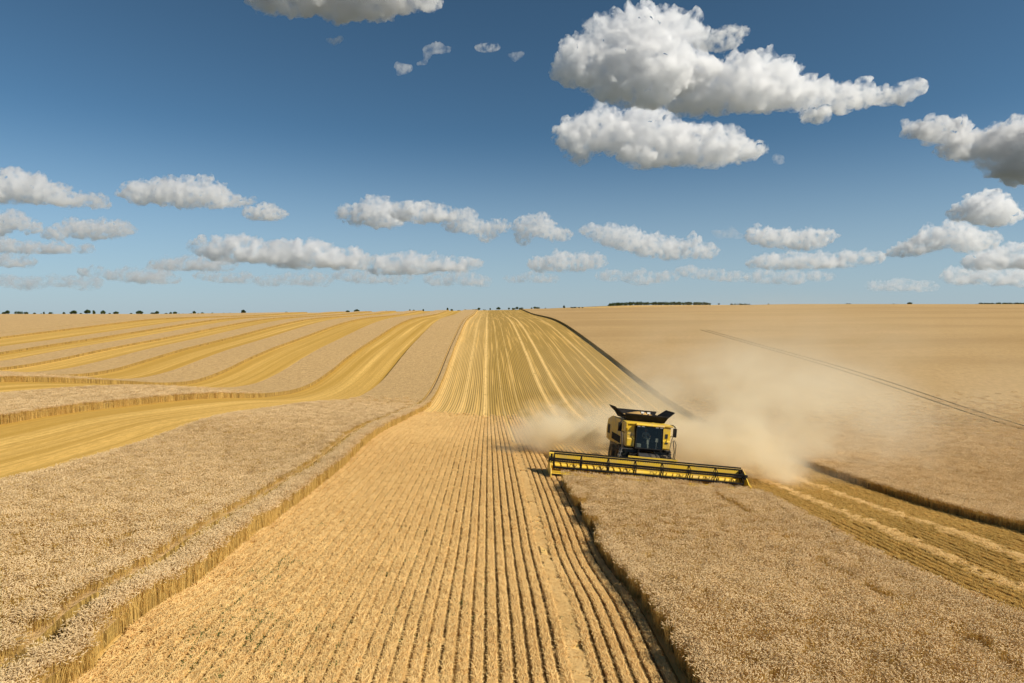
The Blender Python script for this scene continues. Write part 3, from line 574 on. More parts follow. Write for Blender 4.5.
def wheel(name, x, y, r, w):
    t = MB(); n = 36; prof = [(-.5, .66), (-.5, .9), (-.42, .985), (.42, .985), (.5, .9), (.5, .66)]
    V = []
    for k in range(n):
        a = k*2*math.pi/n
        for px, pr in prof: V.append((x+px*w, y+pr*r*math.cos(a), r+pr*r*math.sin(a)))
    q = len(prof); t.add(V, [[k*q+i, k*q+(i+1) % q, ((k+1) % n)*q+(i+1) % q, ((k+1) % n)*q+i] for k in range(n) for i in range(q)])
    for k in range(20):
        for sd in (-1, 1):
            a = (k+.5*(sd > 0))*2*math.pi/20
            t.box((x+sd*w*.24, y+r*.985*math.cos(a), r+r*.985*math.sin(a)), (w*.5, .09, .09), Matrix.Rotation(a, 4, 'X').to_euler())
    wh = t.build(name, M_TYRE, root)
    m = MB(); s = 1 if x > 0 else -1
    for rr, dx, th in ((.66, .18, .1), (.42, .22, .08), (.2, .3, .12)):
        m.tube((x+s*w*dx-th/2, y, r), (x+s*w*dx+th/2, y, r), rr*r, 28)
    for k in range(8):
        a = k*math.pi/4; m.tube((x+s*w*.3, y+.3*r*math.cos(a), r+.3*r*math.sin(a)), (x+s*w*.36, y+.3*r*math.cos(a), r+.3*r*math.sin(a)), .04, 6)
    m.build('rim', M_YEL, wh)
for sd in (-1, 1):
    wheel('front_wheel', sd*1.45, .1, 1.0, .78); wheel('rear_wheel', sd*1.25, 4.6, .72, .55)
b = MB(); b.box((0, 2.4, .95), (1.5, 6.4, .35)); b.tube((-1.4, .1, 1.0), (1.4, .1, 1.0), .17, 10); b.tube((-1.2, 4.6, .75), (1.2, 4.6, .75), .11, 8)
b.box((0, 2.5, 1.35), (2.5, 5.5, .5)); b.box((-1.05, -.35, 1.72), (.9, .7, .3)); b.box((1.05, -.35, 1.72), (.9, .7, .3)); b.build('chassis', M_DRK, root, .03)
# body: side panels, rear hood, shoulders beside the cab
for sd in (-1, 1):
    p = MB(); p.prism([(.25, 1.85), (6.4, 1.75), (6.7, 2.5), (6.3, 3.35), (4.6, 3.72), (.25, 3.72)], sd*1.42, sd*1.56)
    sp = p.build('side_panel', M_DUSTY, root, .03)
    d = MB(); d.box((sd*1.575, 2.6, 2.25), (.03, 3.2, .5)); d.box((sd*1.575, 5.6, 2.6), (.03, .9, .7)); d.build('grille', M_BLK, sp)
    s = MB(); s.box((sd*1.27, -.42, 2.80), (.56, 1.2, 1.56)); s.prism([(-1.02, 2.05), (-1.12, 2.1), (-1.12, 2.6), (-1.02, 2.7)], sd*1.02, sd*1.54)
    sh = s.build('front_panel', M_YEL, root, .03)
    if sd > 0:
        k = MB(); k.box((1.27, -1.035, 2.98), (.17, .03, .3)); k.box((1.27, -1.135, 2.5), (.2, .03, .1)); k.box((1.27, -1.135, 2.68), (.04, .03, .2)); k.build('emblem', M_DECAL, sh)
    else:
        k = MB(); k.box((-1.27, -1.135, 2.86), (.5, .025, .03)); k.box((-1.04, -1.03, 2.75), (.03, .03, 1.5)); k.build('door_seam', M_DECAL, sh)
b = MB(); b.box((0, 2.3, 3.0), (2.8, 4.0, 1.3)); b.prism([(4.2, 1.7), (6.6, 1.6), (6.8, 2.5), (6.2, 3.3), (4.2, 3.6)], -1.4, 1.4); b.build('body', M_YEL, root, .04)
b = MB(); b.box((0, -.45, 3.68), (3.36, 1.3, .13)); b.prism([(-1.1, 3.62), (-1.1, 3.3), (-.9, 3.1), (-.5, 3.62)], -1.66, -1.56); b.build('front_beam', M_YEL, root, .02)
b = MB(); b.box((0, 6.85, 1.5), (2.2, .7, .9)); b.build('straw_chopper', M_BLK, root, .04)
# grain tank with opened covers
b = MB()
for sd in (-1, 1): b.slab([(sd*1.38, .35, 3.8), (sd*1.38, 3.6, 3.8), (sd*1.52, 3.7, 4.14), (sd*1.52, .25, 4.14)], .05)
b.slab([(-1.38, .33, 3.8), (1.38, .33, 3.8), (1.58, .02, 4.24), (-1.58, .02, 4.24)], .05)
b.slab([(-1.38, 3.65, 3.8), (1.38, 3.65, 3.8), (1.7, 3.95, 4.32), (-1.7, 3.95, 4.32)], .05)
b.tube((-1.58, .02, 4.26), (1.58, .02, 4.26), .035, 8); b.tube((-1.7, 3.95, 4.34), (1.7, 3.95, 4.34), .03, 8)
gt = b.build('grain_tank', M_BLK, root)
for sd in (-1, 1):
    f = MB(); f.slab([(sd*1.40, .45, 3.95), (sd*1.40, 3.4, 3.95), (sd*2.2, 3.1, 4.6), (sd*2.2, .75, 4.6)], .06)
    for yy in (.9, 1.9, 2.9): f.tube((sd*1.5, yy, 4.02), (sd*2.1, yy, 4.5), .03, 6)
    f.build('tank_cover', M_BLK, gt)
g = MB(); g.cur = 0
for k in range(9):
    for q in range(9):
        pass
n = 12; V = []
for i in range(n+1):
    for j in range(n+1):
        X = -1.3+2.6*i/n; Y = .45+3.1*j/n; V.append((X, Y, 3.95+.42*math.exp(-((X*.9)**2+((Y-2)*.7)**2))+.015*math.sin(7*X+5*Y)))
g.add(V, [[i*(n+1)+j, (i+1)*(n+1)+j, (i+1)*(n+1)+j+1, i*(n+1)+j+1] for i in range(n) for j in range(n)])
g.build('grain', plain('wheat_grain', (.55, .34, .12), .9, .1, 0, .3, 30), gt, smooth=True)
for x in (-.32, .12):
    l = MB(); l.tube((x, .15, 4.28), (x, .15, 4.38), .05, 8); l.box((x, .12, 4.43), (.26, .16, .15)); wl = l.build('work_light', M_BLK, root, .02)
    q = MB(); q.box((x, .03, 4.43), (.22, .02, .12)); q.build('lens', M_LAMP, wl)
# unloading auger folded back along the left flank
b = MB(); b.tube((1.75, 1.0, 3.35), (1.85, 7.6, 3.55), .21, 14); b.tube((1.75, 1.0, 3.35), (1.55, .9, 2.6), .23, 14); b.box((1.86, 7.75, 3.5), (.35, .5, .4)); b.build('unloading_auger', M_YEL, root)
# cab
b = MB(); b.box((0, -.45, 1.93), (1.94, 1.5, .16)); b.box((0, .28, 2.75), (1.9, .06, 1.6))
for sx_ in (-1, 1):
    b.tube((sx_*.95, -1.28, 1.98), (sx_*.93, -1.14, 3.6), .045, 8); b.tube((sx_*.95, .2, 1.98), (sx_*.93, .2, 3.52), .05, 8)
b.tube((-.95, -1.28, 2.0), (.95, -1.28, 2.0), .05, 8); b.tube((-.93, -1.14, 3.58), (.93, -1.14, 3.58), .05, 8)
cab = b.build('cab', M_BLK, root)
rf = MB(); rf.prism([(-1.3, 3.58), (-1.34, 3.63), (-1.25, 3.73), (-1.12, 3.74), (-1.12, 3.56)], -1.0, 1.0); rf.build('cab_roof', M_YEL, cab, .04)
for x in (-.8, -.5, .5, .8):
    q = MB(); q.box((x, -1.25, 3.555), (.2, .05, .08)); q.build('roof_light', M_LAMP, cab)
gl = MB(); gl.slab([(-.93, -1.27, 2.02), (.93, -1.27, 2.02), (.91, -1.14, 3.56), (-.91, -1.14, 3.56)], -.012); gl.build('windscreen', M_GLASS, cab)
for sx_ in (-1, 1):
    gl = MB(); gl.slab([(sx_*.95, -1.22, 2.04), (sx_*.95, .16, 2.04), (sx_*.93, .16, 3.46), (sx_*.93, -1.04, 3.46)], .012); gl.build('side_window', M_GLASS, cab)
st = MB(); st.box((0, -.15, 2.36), (.52, .5, .14)); st.box((0, .1, 2.76), (.5, .14, .72), Matrix.Rotation(R(-8), 4, 'X').to_euler()); st.box((0, -.1, 2.15), (.4, .4, .3)); st.box((.42, -.3, 2.5), (.2, .6, .12)); st.build('driver_seat', M_SEAT, cab, .03)
sc_ = MB(); sc_.tube((0, -1.0, 2.02), (0, -.72, 2.72), .055, 8); sc_.box((0, -.86, 2.42), (.14, .09, .3), Matrix.Rotation(R(-22), 4, 'X').to_euler())
for k in range(16):
    a0, a1 = k*math.pi/8, (k+1)*math.pi/8; mm = Matrix.Rotation(R(-55), 4, 'X'); c0 = Vector((0, -.70, 2.76))
    sc_.tube(c0+mm@Vector((.2*math.cos(a0), 0, .2*math.sin(a0)))*1, c0+mm@Vector((.2*math.cos(a1), 0, .2*math.sin(a1))), .018, 6)
for a0 in (R(90), R(210), R(330)): sc_.tube(c0, c0+mm@Vector((.2*math.cos(a0), 0, .2*math.sin(a0))), .014, 6)
sc_.build('steering_column', M_TRIM, cab)
dsp = MB(); dsp.box((.62, -.9, 2.62), (.22, .06, .26)); dsp.tube((.62, -.88, 2.0), (.62, -.88, 2.5), .025, 6); dsp.build('display', M_TRIM, cab)
dsp = MB(); dsp.box((-.62, -.85, 2.16), (.3, .3, .24)); dsp.build('cool_box', M_TRIM, cab, .02)
# mirrors, rails, ladders
for sd in (-1, 1):
    z0 = 3.6
    a = MB(); a.path([(sd*1.5, -.05, 3.68), (sd*1.85, -.35, 3.74), (sd*1.98, -.5, 3.62), (sd*1.98, -.5, 3.2)], .035, 8); a.build('mirror_arm', M_BLK, root)
    mi = MB(); zc = 3.32 if sd < 0 else 3.22
    mi.box((sd*1.98, -.52, zc), (.26, .12, .62)); mo = mi.build('mirror', M_BLK, root, .03)
la = MB()
for sd in (-1, 1):
    for yy in (-.75, -.2):
        la.path([(sd*1.62, yy, 1.95), (sd*1.78, yy, 2.95), (sd*1.72, yy+.05, 3.0), (sd*1.60, yy+.1, 2.95)], .024, 6)
    la.tube((sd*1.70, -.75, 2.5), (sd*1.70, -.2, 2.5), .02, 6)
    la.build('handrail', M_DRK, root); la = MB()
ld = MB(); ld.box((-1.35, -.5, 1.86), (.8, .7, .06))
for yy in (-.95, -.5): ld.tube((-1.78, yy, 1.88), (-2.12, yy, .55), .028, 6); ld.tube((-1.72, yy, 1.9), (-1.9, yy, 3.0), .022, 6)
for k in range(5): ld.box((-1.84-.062*k, -.72, 1.62-.25*k), (.2, .45, .04))
ld.build('access_ladder', M_STEEL, root)
ld = MB(); ld.box((1.35, -.5, 1.86), (.8, .7, .06)); ld.path([(1.85, -.9, 1.0), (1.95, -.9, 1.9), (1.8, -.9, 2.7)], .03, 6); ld.path([(2.05, -.75, 1.1), (2.08, -.75, 2.4), (1.98, -.6, 2.7)], .024, 6); ld.box((1.95, -.8, 1.15), (.34, .4, .5)); ld.build('service_platform', M_BLK, root)
# feeder house
b = MB(); b.prism([(-.9, 1.05), (-.6, 1.72), (-1.5, 1.66), (-2.75, 1.2), (-2.75, .35), (-2.2, .4)], -.72, .72); b.build('feeder_house', M_DRK, root, .03)
b = MB()
for x in (-.85, .85): b.tube((x, -.4, .8), (x, -2.6, .55), .06, 8)
for x in (-.5, .2, .5): b.path([(x, -.8, 1.85), (x*1.5, -1.6, 1.95), (x*2, -2.7, 1.35)], .025, 6)
b.box((0, -.85, 1.52), (1.9, .2, .14)); b.box((-.9, -.95, 1.45), (.8, .5, .35)); b.box((.9, -1.0, 1.4), (.8, .5, .35)); b.build('front_linkage', M_BLK, root)
# header
HW = 6.55; HB = -2.8; HO = -.48
h = MB(); h.prism([(HB, .22), (HB, 1.34), (HB-.07, 1.40), (HB-.10, 1.34), (HB-.08, .30), (HB-1.25, .17), (HB-1.25, .13)], -HW, HW); header = h.build('header', M_YEL2, root); header.location.x = HO
k = MB(); k.box((0, HB+.02, 1.45), (2*HW, .1, .09)); k.box((0, HB+.1, .4), (2*HW, .14, .16))
for x in np.linspace(-5.6, 5.6, 9): k.box((x, HB+.06, .75), (.1, .1, .9))
k.build('back_frame', M_BLK, header)
k = MB(); k.box((-HO, HB+.08, 1.56), (3.4, .08, .09)); k.box((-HO-1.5, HB+.08, 1.5), (.1, .08, .14)); k.box((-HO+1.5, HB+.08, 1.5), (.1, .08, .14)); k.build('window_frame', M_YEL2, header)
k = MB(); k.box((0, HB-1.3, .14), (2*HW, .12, .05))
for q in range(166): k.box((-HW+.04+q*.076, HB-1.42, .14), (.022, .14, .03))
k.build('cutter_bar', M_BLK, header)
# auger with flights
k = MB(); k.tube((-HW+.1, HB-.42, .58), (HW-.1, HB-.42, .58), .17, 14)
for sgn in (-1, 1):
    V = []; n = 190
    for i in range(n+1):
        x = sgn*(HW-.15-i*(HW-.9)/n); a = i*.42
        for rr in (.16, .25): V.append((x, HB-.42+rr*math.cos(a), .58+rr*math.sin(a)))
    k.add(V, [[2*i, 2*i+1, 2*i+3, 2*i+2] for i in range(n)])
k.build('auger', M_YEL2, header)
RY, RZ, RRAD = HB-.85, .95, .50
reel = MB(); reel.tube((-HW+.15, RY, RZ), (HW-.15, RY, RZ), .055, 10)
angs = [R(80+a) for a in (0, 72, 144, 216, 288)]
spx = np.linspace(-HW+.22, HW-.22, 8)
for x in spx:
    pts = [(x, RY+RRAD*math.cos(a), RZ+RRAD*math.sin(a)) for a in angs]
    for p in pts: reel.tube((x, RY, RZ), p, .028, 6)
    for p, q in zip(pts, pts[1:]+pts[:1]): reel.tube(p, q, .026, 6)
reel.build('reel', M_BLK, header)
for ia, a in enumerate(angs):
    y, z = RY+RRAD*math.cos(a), RZ+RRAD*math.sin(a)
    bt = MB(); bt.tube((-HW+.2, y, z), (HW-.2, y, z), .036, 8); bt.box((0, y, z-.035), (2*HW-.4, .03, .07))
    nt_ = 84
    for q in range(nt_):
        x = -HW+.28+q*(2*HW-.56)/(nt_-1); bt.box((x, y+.03, z-(.12 if ia else .06)), (.022, .02, .2 if ia else .1), Matrix.Rotation(R(-14), 4, 'X').to_euler())
    bt.build('reel_bat', M_BLK, header)
for sd in (-1, 1):
    e = MB(); e.prism([(HB+.1, .12), (HB+.1, 1.4), (HB-.5, 1.3), (HB-1.3, .75), (HB-2.15, .12), (HB-2.15, .06), (HB-1.0, .05)], sd*HW, sd*(HW+.07))
    es = e.build('end_divider', M_YEL2, header, .02)
    e = MB(); e.box((sd*(HW+.02), RY+.15, .98), (.16, .62, .30)); e.tube((sd*(HW-.12), HB+.05, 1.3), (sd*(HW-.12), RY, RZ), .06, 8); e.box((sd*(HW-.06), HB-.05, 1.05), (.24, .35, .5)); e.build('reel_arm', M_BLK, header)
    e = MB(); e.tube((sd*(HW+.03), HB-1.7, .55), (sd*(HW+.05), HB-2.4, .08), .06, 8, .02); e.build('crop_lifter', M_YEL2, header)

# ------------------------------------------------------------------ the driver
def skin_person():
    J = [((0, -.02, .0), .125), ((0, .0, .18), .115), ((0, .03, .40), .125), ((0, .02, .52), .06), ((0, -.01, .60), .055), ((0, -.03, .68), .085), ((0, -.03, .78), .085), ((0, -.03, .84), .05)]
    E = [(0, 1), (1, 2), (2, 3), (3, 4), (4, 5), (5, 6), (6, 7)]
    def chain(st, pts):
        prev = st
        for p, r in pts: J.append((p, r)); E.append((prev, len(J)-1)); prev = len(J)-1
        return prev
    for s in (-1, 1):
        hnd = chain(2, [((s*.14, .02, .44), .07), ((s*.20, .0, .42), .06), ((s*.25, -.10, .20), .045), ((s*.24, -.22, .17), .042), ((s*.20, -.40, .26), .03), ((s*.19, -.45, .29), .032)])
        for q in range(4):
            dx = (q-1.5)*.018; bx, by, bz = s*.19, -.45, .29
            chain(hnd, [((bx+dx, by-.045, bz+.03), .011), ((bx+dx, by-.075, bz+.02), .010), ((bx+dx, by-.075, bz-.005), .009)])
        chain(hnd, [((s*.155, -.46, .30), .012), ((s*.145, -.485, .285), .010)])
        chain(0, [((s*.10, -.05, -.02), .10), ((s*.12, -.26, .0), .085), ((s*.13, -.46, .0), .065), ((s*.13, -.50, -.2), .055), ((s*.13, -.5, -.37), .04), ((s*.13, -.6, -.40), .04), ((s*.13, -.68, -.41), .03)])
    me = bpy.data.meshes.new('person'); me.from_pydata([j[0] for j in J], E, []); o = bpy.data.objects.new('person', me); COL.objects.link(o)
    sm = o.modifiers.new('skin', 'SKIN'); ss = o.modifiers.new('sub', 'SUBSURF'); ss.levels = ss.render_levels = 1
    for q, j in enumerate(J):
        sv = me.skin_vertices[0].data[q]; sv.radius = (j[1], j[1]*.82 if q < 3 else j[1]); sv.use_root = q == 0
    dg = bpy.context.evaluated_depsgraph_get(); me2 = bpy.data.meshes.new_from_object(o.evaluated_get(dg)); o.modifiers.clear(); o.data = me2
    for m in (plain('pale_shirt', (.62, .64, .66), .85, .2), plain('skin', (.50, .30, .21), .6, .3), plain('dark_trousers', (.05, .06, .09), .9, .2)): me2.materials.append(m)
    for p in me2.polygons:
        c = p.center; p.material_index = 1 if (c.z > .53 or (c.y < -.25 and c.z > .15)) else (2 if (c.z < .06) else 0); p.use_smooth = True
    # face: eyes, nose, mouth, ears raised from the same head by small shaped pieces joined to the mesh
    bm = bmesh.new(); bm.from_mesh(me2)
    def blob(c, r, mi):
        g = bmesh.ops.create_icosphere(bm, subdivisions=2, radius=1.0, matrix=Matrix.Translation(c)@Matrix.Diagonal((*r, 1)))
        for f in {f for v in g['verts'] for f in v.link_faces}: f.material_index = mi
    blob((0, -.118, .70), (.014, .02, .024), 1)
    for s in (-1, 1): blob((s*.032, -.104, .735), (.012, .008, .008), 2); blob((s*.086, -.02, .71), (.012, .022, .032), 1)
    blob((0, -.108, .665), (.024, .008, .006), 2)
    bm.to_mesh(me2); bm.free()
    hb = bmesh.new(); bmesh.ops.create_icosphere(hb, subdivisions=3, radius=1.0)
    bmesh.ops.delete(hb, geom=[v for v in hb.verts if v.co.z < -.1 and v.co.y < .2 or v.co.z < -.6], context='VERTS')
    for v in hb.verts: v.co = Vector((v.co.x*.096, v.co.y*.10-.022, v.co.z*.085+.775))
    hm = bpy.data.meshes.new('hair'); hb.to_mesh(hm); hb.free(); hm.materials.append(plain('brown_hair', (.06, .04, .025), .8, .2)); hobj = bpy.data.objects.new('hair', hm); COL.objects.link(hobj); hobj.parent = o
    return o
per = skin_person()
per.matrix_world = root.matrix_basis@Matrix.Translation((0, -.16, 2.55))
tag(per, 'driver in a pale shirt seated behind the windscreen holding the steering wheel', 'person')

# ------------------------------------------------------------------ trees along the skyline
M_BARK = plain('bark', (.09, .065, .045), .9, .1)
def leaf_mat():
    m = NT('tree_leaves'); geo = m.n('ShaderNodeNewGeometry'); oi = m.n('ShaderNodeObjectInfo')
    f = m.math('ADD', m.math('MULTIPLY', geo.outputs['Random Per Island'], .6), m.math('MULTIPLY', oi.outputs['Random'], .4))
    c = m.mix(f, rgb(.022, .04, .012), rgb(.075, .105, .03)); d = m.bsdf(c, .7, .2); t = m.n('ShaderNodeBsdfTranslucent'); m.l(c, t.inputs[0])
    mx = m.n('ShaderNodeMixShader'); mx.inputs[0].default_value = .2; m.l(d.outputs[0], mx.inputs[1]); m.l(t.outputs[0], mx.inputs[2]); return m.done(mx.outputs[0])
M_LEAF = leaf_mat()
def crown_mesh(name, rn, shape, n, leaf):
    """leaf clumps through an uneven crown; unit height 1, trunk foot at 0"""
    V = []; Fc = []
    for (cx_, cy_, cz_, rx, rz) in shape:
        for q in range(n):
            while True:
                p = Vector((rn.uniform(-1, 1), rn.uniform(-1, 1), rn.uniform(-1, 1)))
                if p.length < 1 and p.length > rn.random()*.8: break
            p = Vector((cx_+p.x*rx, cy_+p.y*rx, cz_+p.z*rz)); a = Vector((rn.gauss(0, 1), rn.gauss(0, 1), rn.gauss(0, 1))).normalized(); t = a.orthogonal().normalized()*leaf*rn.uniform(.6, 1.3); s = a.cross(t)*.8
            b = len(V); V += [p-t, p+s, p+t, p-s]; Fc.append([b, b+1, b+2, b+3])
    return V, Fc
def make_tree(k, kind):
    rn = random.Random(40+k)
    r = empty({'round': 'round_tree', 'tall': 'tall_tree', 'bush': 'bush'}[kind])
    sh = []
    if kind == 'round':
        for q in range(6): a = q*1.05+rn.random(); sh.append((.26*math.cos(a), .26*math.sin(a), rn.uniform(.42, .68), .27, .25))
        sh.append((0, 0, .74, .26, .25))
    elif kind == 'tall':
        for q in range(5): sh.append((rn.uniform(-.08, .08), rn.uniform(-.08, .08), .42+q*.115, .22-.018*q, .15))
    else:
        for q in range(6): sh.append((rn.uniform(-.55, .55), rn.uniform(-.3, .3), rn.uniform(.3, .5), .36, .4))
    V, Fc = crown_mesh('crown', rn, sh, 75 if kind != 'bush' else 60, .085)
    mesh_obj('crown', V, Fc, M_LEAF, r)
    t = MB(); t.tube((0, 0, -.06), (0, 0, .35), .045, 7, .03); t.tube((0, 0, .33), (.02, 0, .7), .03, 6, .012)
    for q in range(4):
        a = q*1.6+rn.random(); t.tube((0, 0, .3+.05*q), (.2*math.cos(a), .2*math.sin(a), .5+.05*q), .02, 5, .008)
    t.build('trunk', M_BARK, r); return r
PROTO = {}
def tree(kind, var, u, vb, hpx, wpx, Y, label, group, extra=None):
    key = (kind, var); d = ray(u, vb); t = Y/d[1]; x = d[0]*t
    first = key not in PROTO
    if first: PROTO[key] = make_tree(len(PROTO), kind); r = PROTO[key]
    else:
        r = PROTO[key].copy(); COL.objects.link(r)
        for ch in PROTO[key].children: c = ch.copy(); COL.objects.link(c); c.parent = r
    h = 1.05*hpx*Y/F_PX; w = 1.1*wpx*Y/F_PX/{'round': 1.0, 'tall': .48, 'bush': 1.55}[kind]
    r.location = (x, Y, tz(x, Y)-.02*h); r.rotation_euler = (0, 0, random.uniform(-.5, .5)); r.scale = (w, w*.8, h)
    tag(r, label, kind.replace('round', 'tree').replace('tall', 'tree'), group); return r
TREES = [  # column, height, width in 1/1024 of the photo's width, seen from the camera's spot
(3.4,3,3),(7.0,4.6,4.4),(20.3,4.4,8),(26.3,3.2,3.6),(34.4,2.4,2.4),(41,1.6,1.6),(44,3,1.8),(51.3,3.4,5.6),(63.8,3,2.6),(73.4,4.6,5.8),(80.8,2,2.2),(87.5,5.4,5.8),(94.2,4.2,2.6),(103,4.6,4),(109.7,2,2.2),(116,3.6,5),(131,2,2.2),(139.4,4.4,5.8),(154,3.2,5),(157,4,3.6),
(166,2,2.6),(170.5,3,2.6),(175,3.4,3.8),(179,1.6,1.6),(183,1.6,1.6),(190.8,2,5.6),(194.3,4,3),(198.3,2,2),(202.2,2.6,3.4),(212.2,2.4,2.2),(218.3,1.6,1.6),(223.6,2.2,2.6),(230,2.2,3.4),(235.6,1.8,3),(243.5,5.2,4.4),(247.3,2.2,2),(251,2.2,1.8),(254.6,1.6,4.4),(267.2,2.4,2.6),(270.2,2,1.6),(286.2,2.8,3.8),(306,1.2,1.8),(311,1.6,1.4),(323.8,1.4,2.6),
(347.6,3,4),(356.7,4,5),(363.4,1.4,1.6),(365.7,2,2.6),(386.2,2,1.8),(410,2.6,1.6),(413.7,2.4,2.2),(423.3,2.6,1.6),(436.3,1.4,2.6),(447.8,3.4,1.8),(451.8,2.2,2.6),(459.2,1.2,3.6),(465,1.8,3.6),(475,1.8,7),(479,3,2.8),(484.7,1.2,3.6),(490.3,2.2,1.5),(498.4,3.2,3.8),(509,2.4,2),
(514,2.4,4.2),(517,3,2.8),(521,2.6,4.8),(531.6,2,1.6),(534.8,2.8,3),(537.3,2.6,4.8),(545.4,1.4,1.2),(564.2,3,2),(572.4,1.8,3.6),(574.7,1.8,3.4),(579,1.4,2),(582.6,1.2,1.8),(718.8,1.8,2.2),(731.2,1.8,2.8),(768.4,1.6,1.6),(847,2,1.8),(849.5,2,1.6),(893.5,1.6,2),(897,1.4,2.2),(909.6,3,4.6),(975.7,1.4,1.4)]
def ordinal(n):
    W = 'first second third fourth fifth sixth seventh eighth ninth tenth eleventh twelfth thirteenth fourteenth fifteenth sixteenth seventeenth eighteenth nineteenth twentieth'.split()
    tens = {2: 'twenty', 3: 'thirty', 4: 'forty', 5: 'fifty', 6: 'sixty', 7: 'seventy', 8: 'eighty'}; te = {2: 'twentieth', 3: 'thirtieth', 4: 'fortieth', 5: 'fiftieth', 6: 'sixtieth', 7: 'seventieth', 8: 'eightieth'}
    return W[n-1] if n <= 20 else (te[n//10] if n % 10 == 0 else tens[n//10]+'-'+W[n % 10-1])
SPECIAL = {243.5: 'tall round tree standing out of the left skyline, highest of the row', 909.6: 'squat dark clump alone on the right skyline under the low clouds', 564.2: 'slim lone tree on the skyline just left of the far wood',
           498.4: 'round dark tree on the skyline at the head of the striped stubble', 139.4: 'wide round tree at the skyline above the third curving swath', 356.7: 'larger of two neighbouring round trees on the skyline left of centre'}
cnt = {'left': 0, 'mid': 0, 'right': 0}
for q, (u, h, w) in enumerate(TREES):
    kind = 'bush' if w > 1.55*h else ('tall' if h > 1.45*w else 'round')
    Y = 900 if u < 600 else 1000
    sec = 'left' if u < 330 else ('mid' if u < 600 else 'right'); cnt[sec] += 1
    word = {'bush': 'low dark bush', 'tall': 'slim upright tree', 'round': 'dark rounded tree'}[kind]
    size = 'tiny' if h < 2 else ('small' if h < 3.2 else 'larger')
    place = {'left': 'on the left skyline, %s tree or bush from the edge', 'mid': 'on the middle skyline, %s from the left there', 'right': 'on the bare right skyline, %s from the left there'}[sec] % ordinal(cnt[sec])
    tree(kind, q % 4, u, 312, h, w, Y, SPECIAL.get(u, '%s %s %s' % (size, word, place)), 'scattered trees and bushes along the skyline')
def wood(u0, u1, hpx, Y, label, seed):
    rn = random.Random(seed); sh = []; u = u0
    V = []; Fc = []
    while u < u1:
        d = ray(u, 306); x = d[0]*Y/d[1]; e = min(1, (u-u0)/3+.45, (u1-u)/5+.4); h = hpx*Y/F_PX*e*rn.uniform(.75, 1.1)
        y = Y+rn.uniform(0, 40); z = tz(x, y)
        v, f = crown_mesh('c', rn, [(x, y, z+h*.55, h*.75, h*.5)], 60, h*.16); b = len(V); V += v; Fc += [[b+i for i in q] for q in f]
        u += rn.uniform(.5, 1.1)
    tag(mesh_obj('woods', V, Fc, M_LEAF), label, 'wood', kind='stuff')
wood(611, 713, 3.2, 1300, 'long dark far-off wood along the skyline above the dust', 5)
wood(739, 752.5, 1.8, 1300, 'short dark strip of wood right of the long one', 6)
wood(989, 1075, 2.6, 1300, 'dark wood on the skyline at the right edge of the photo', 7)

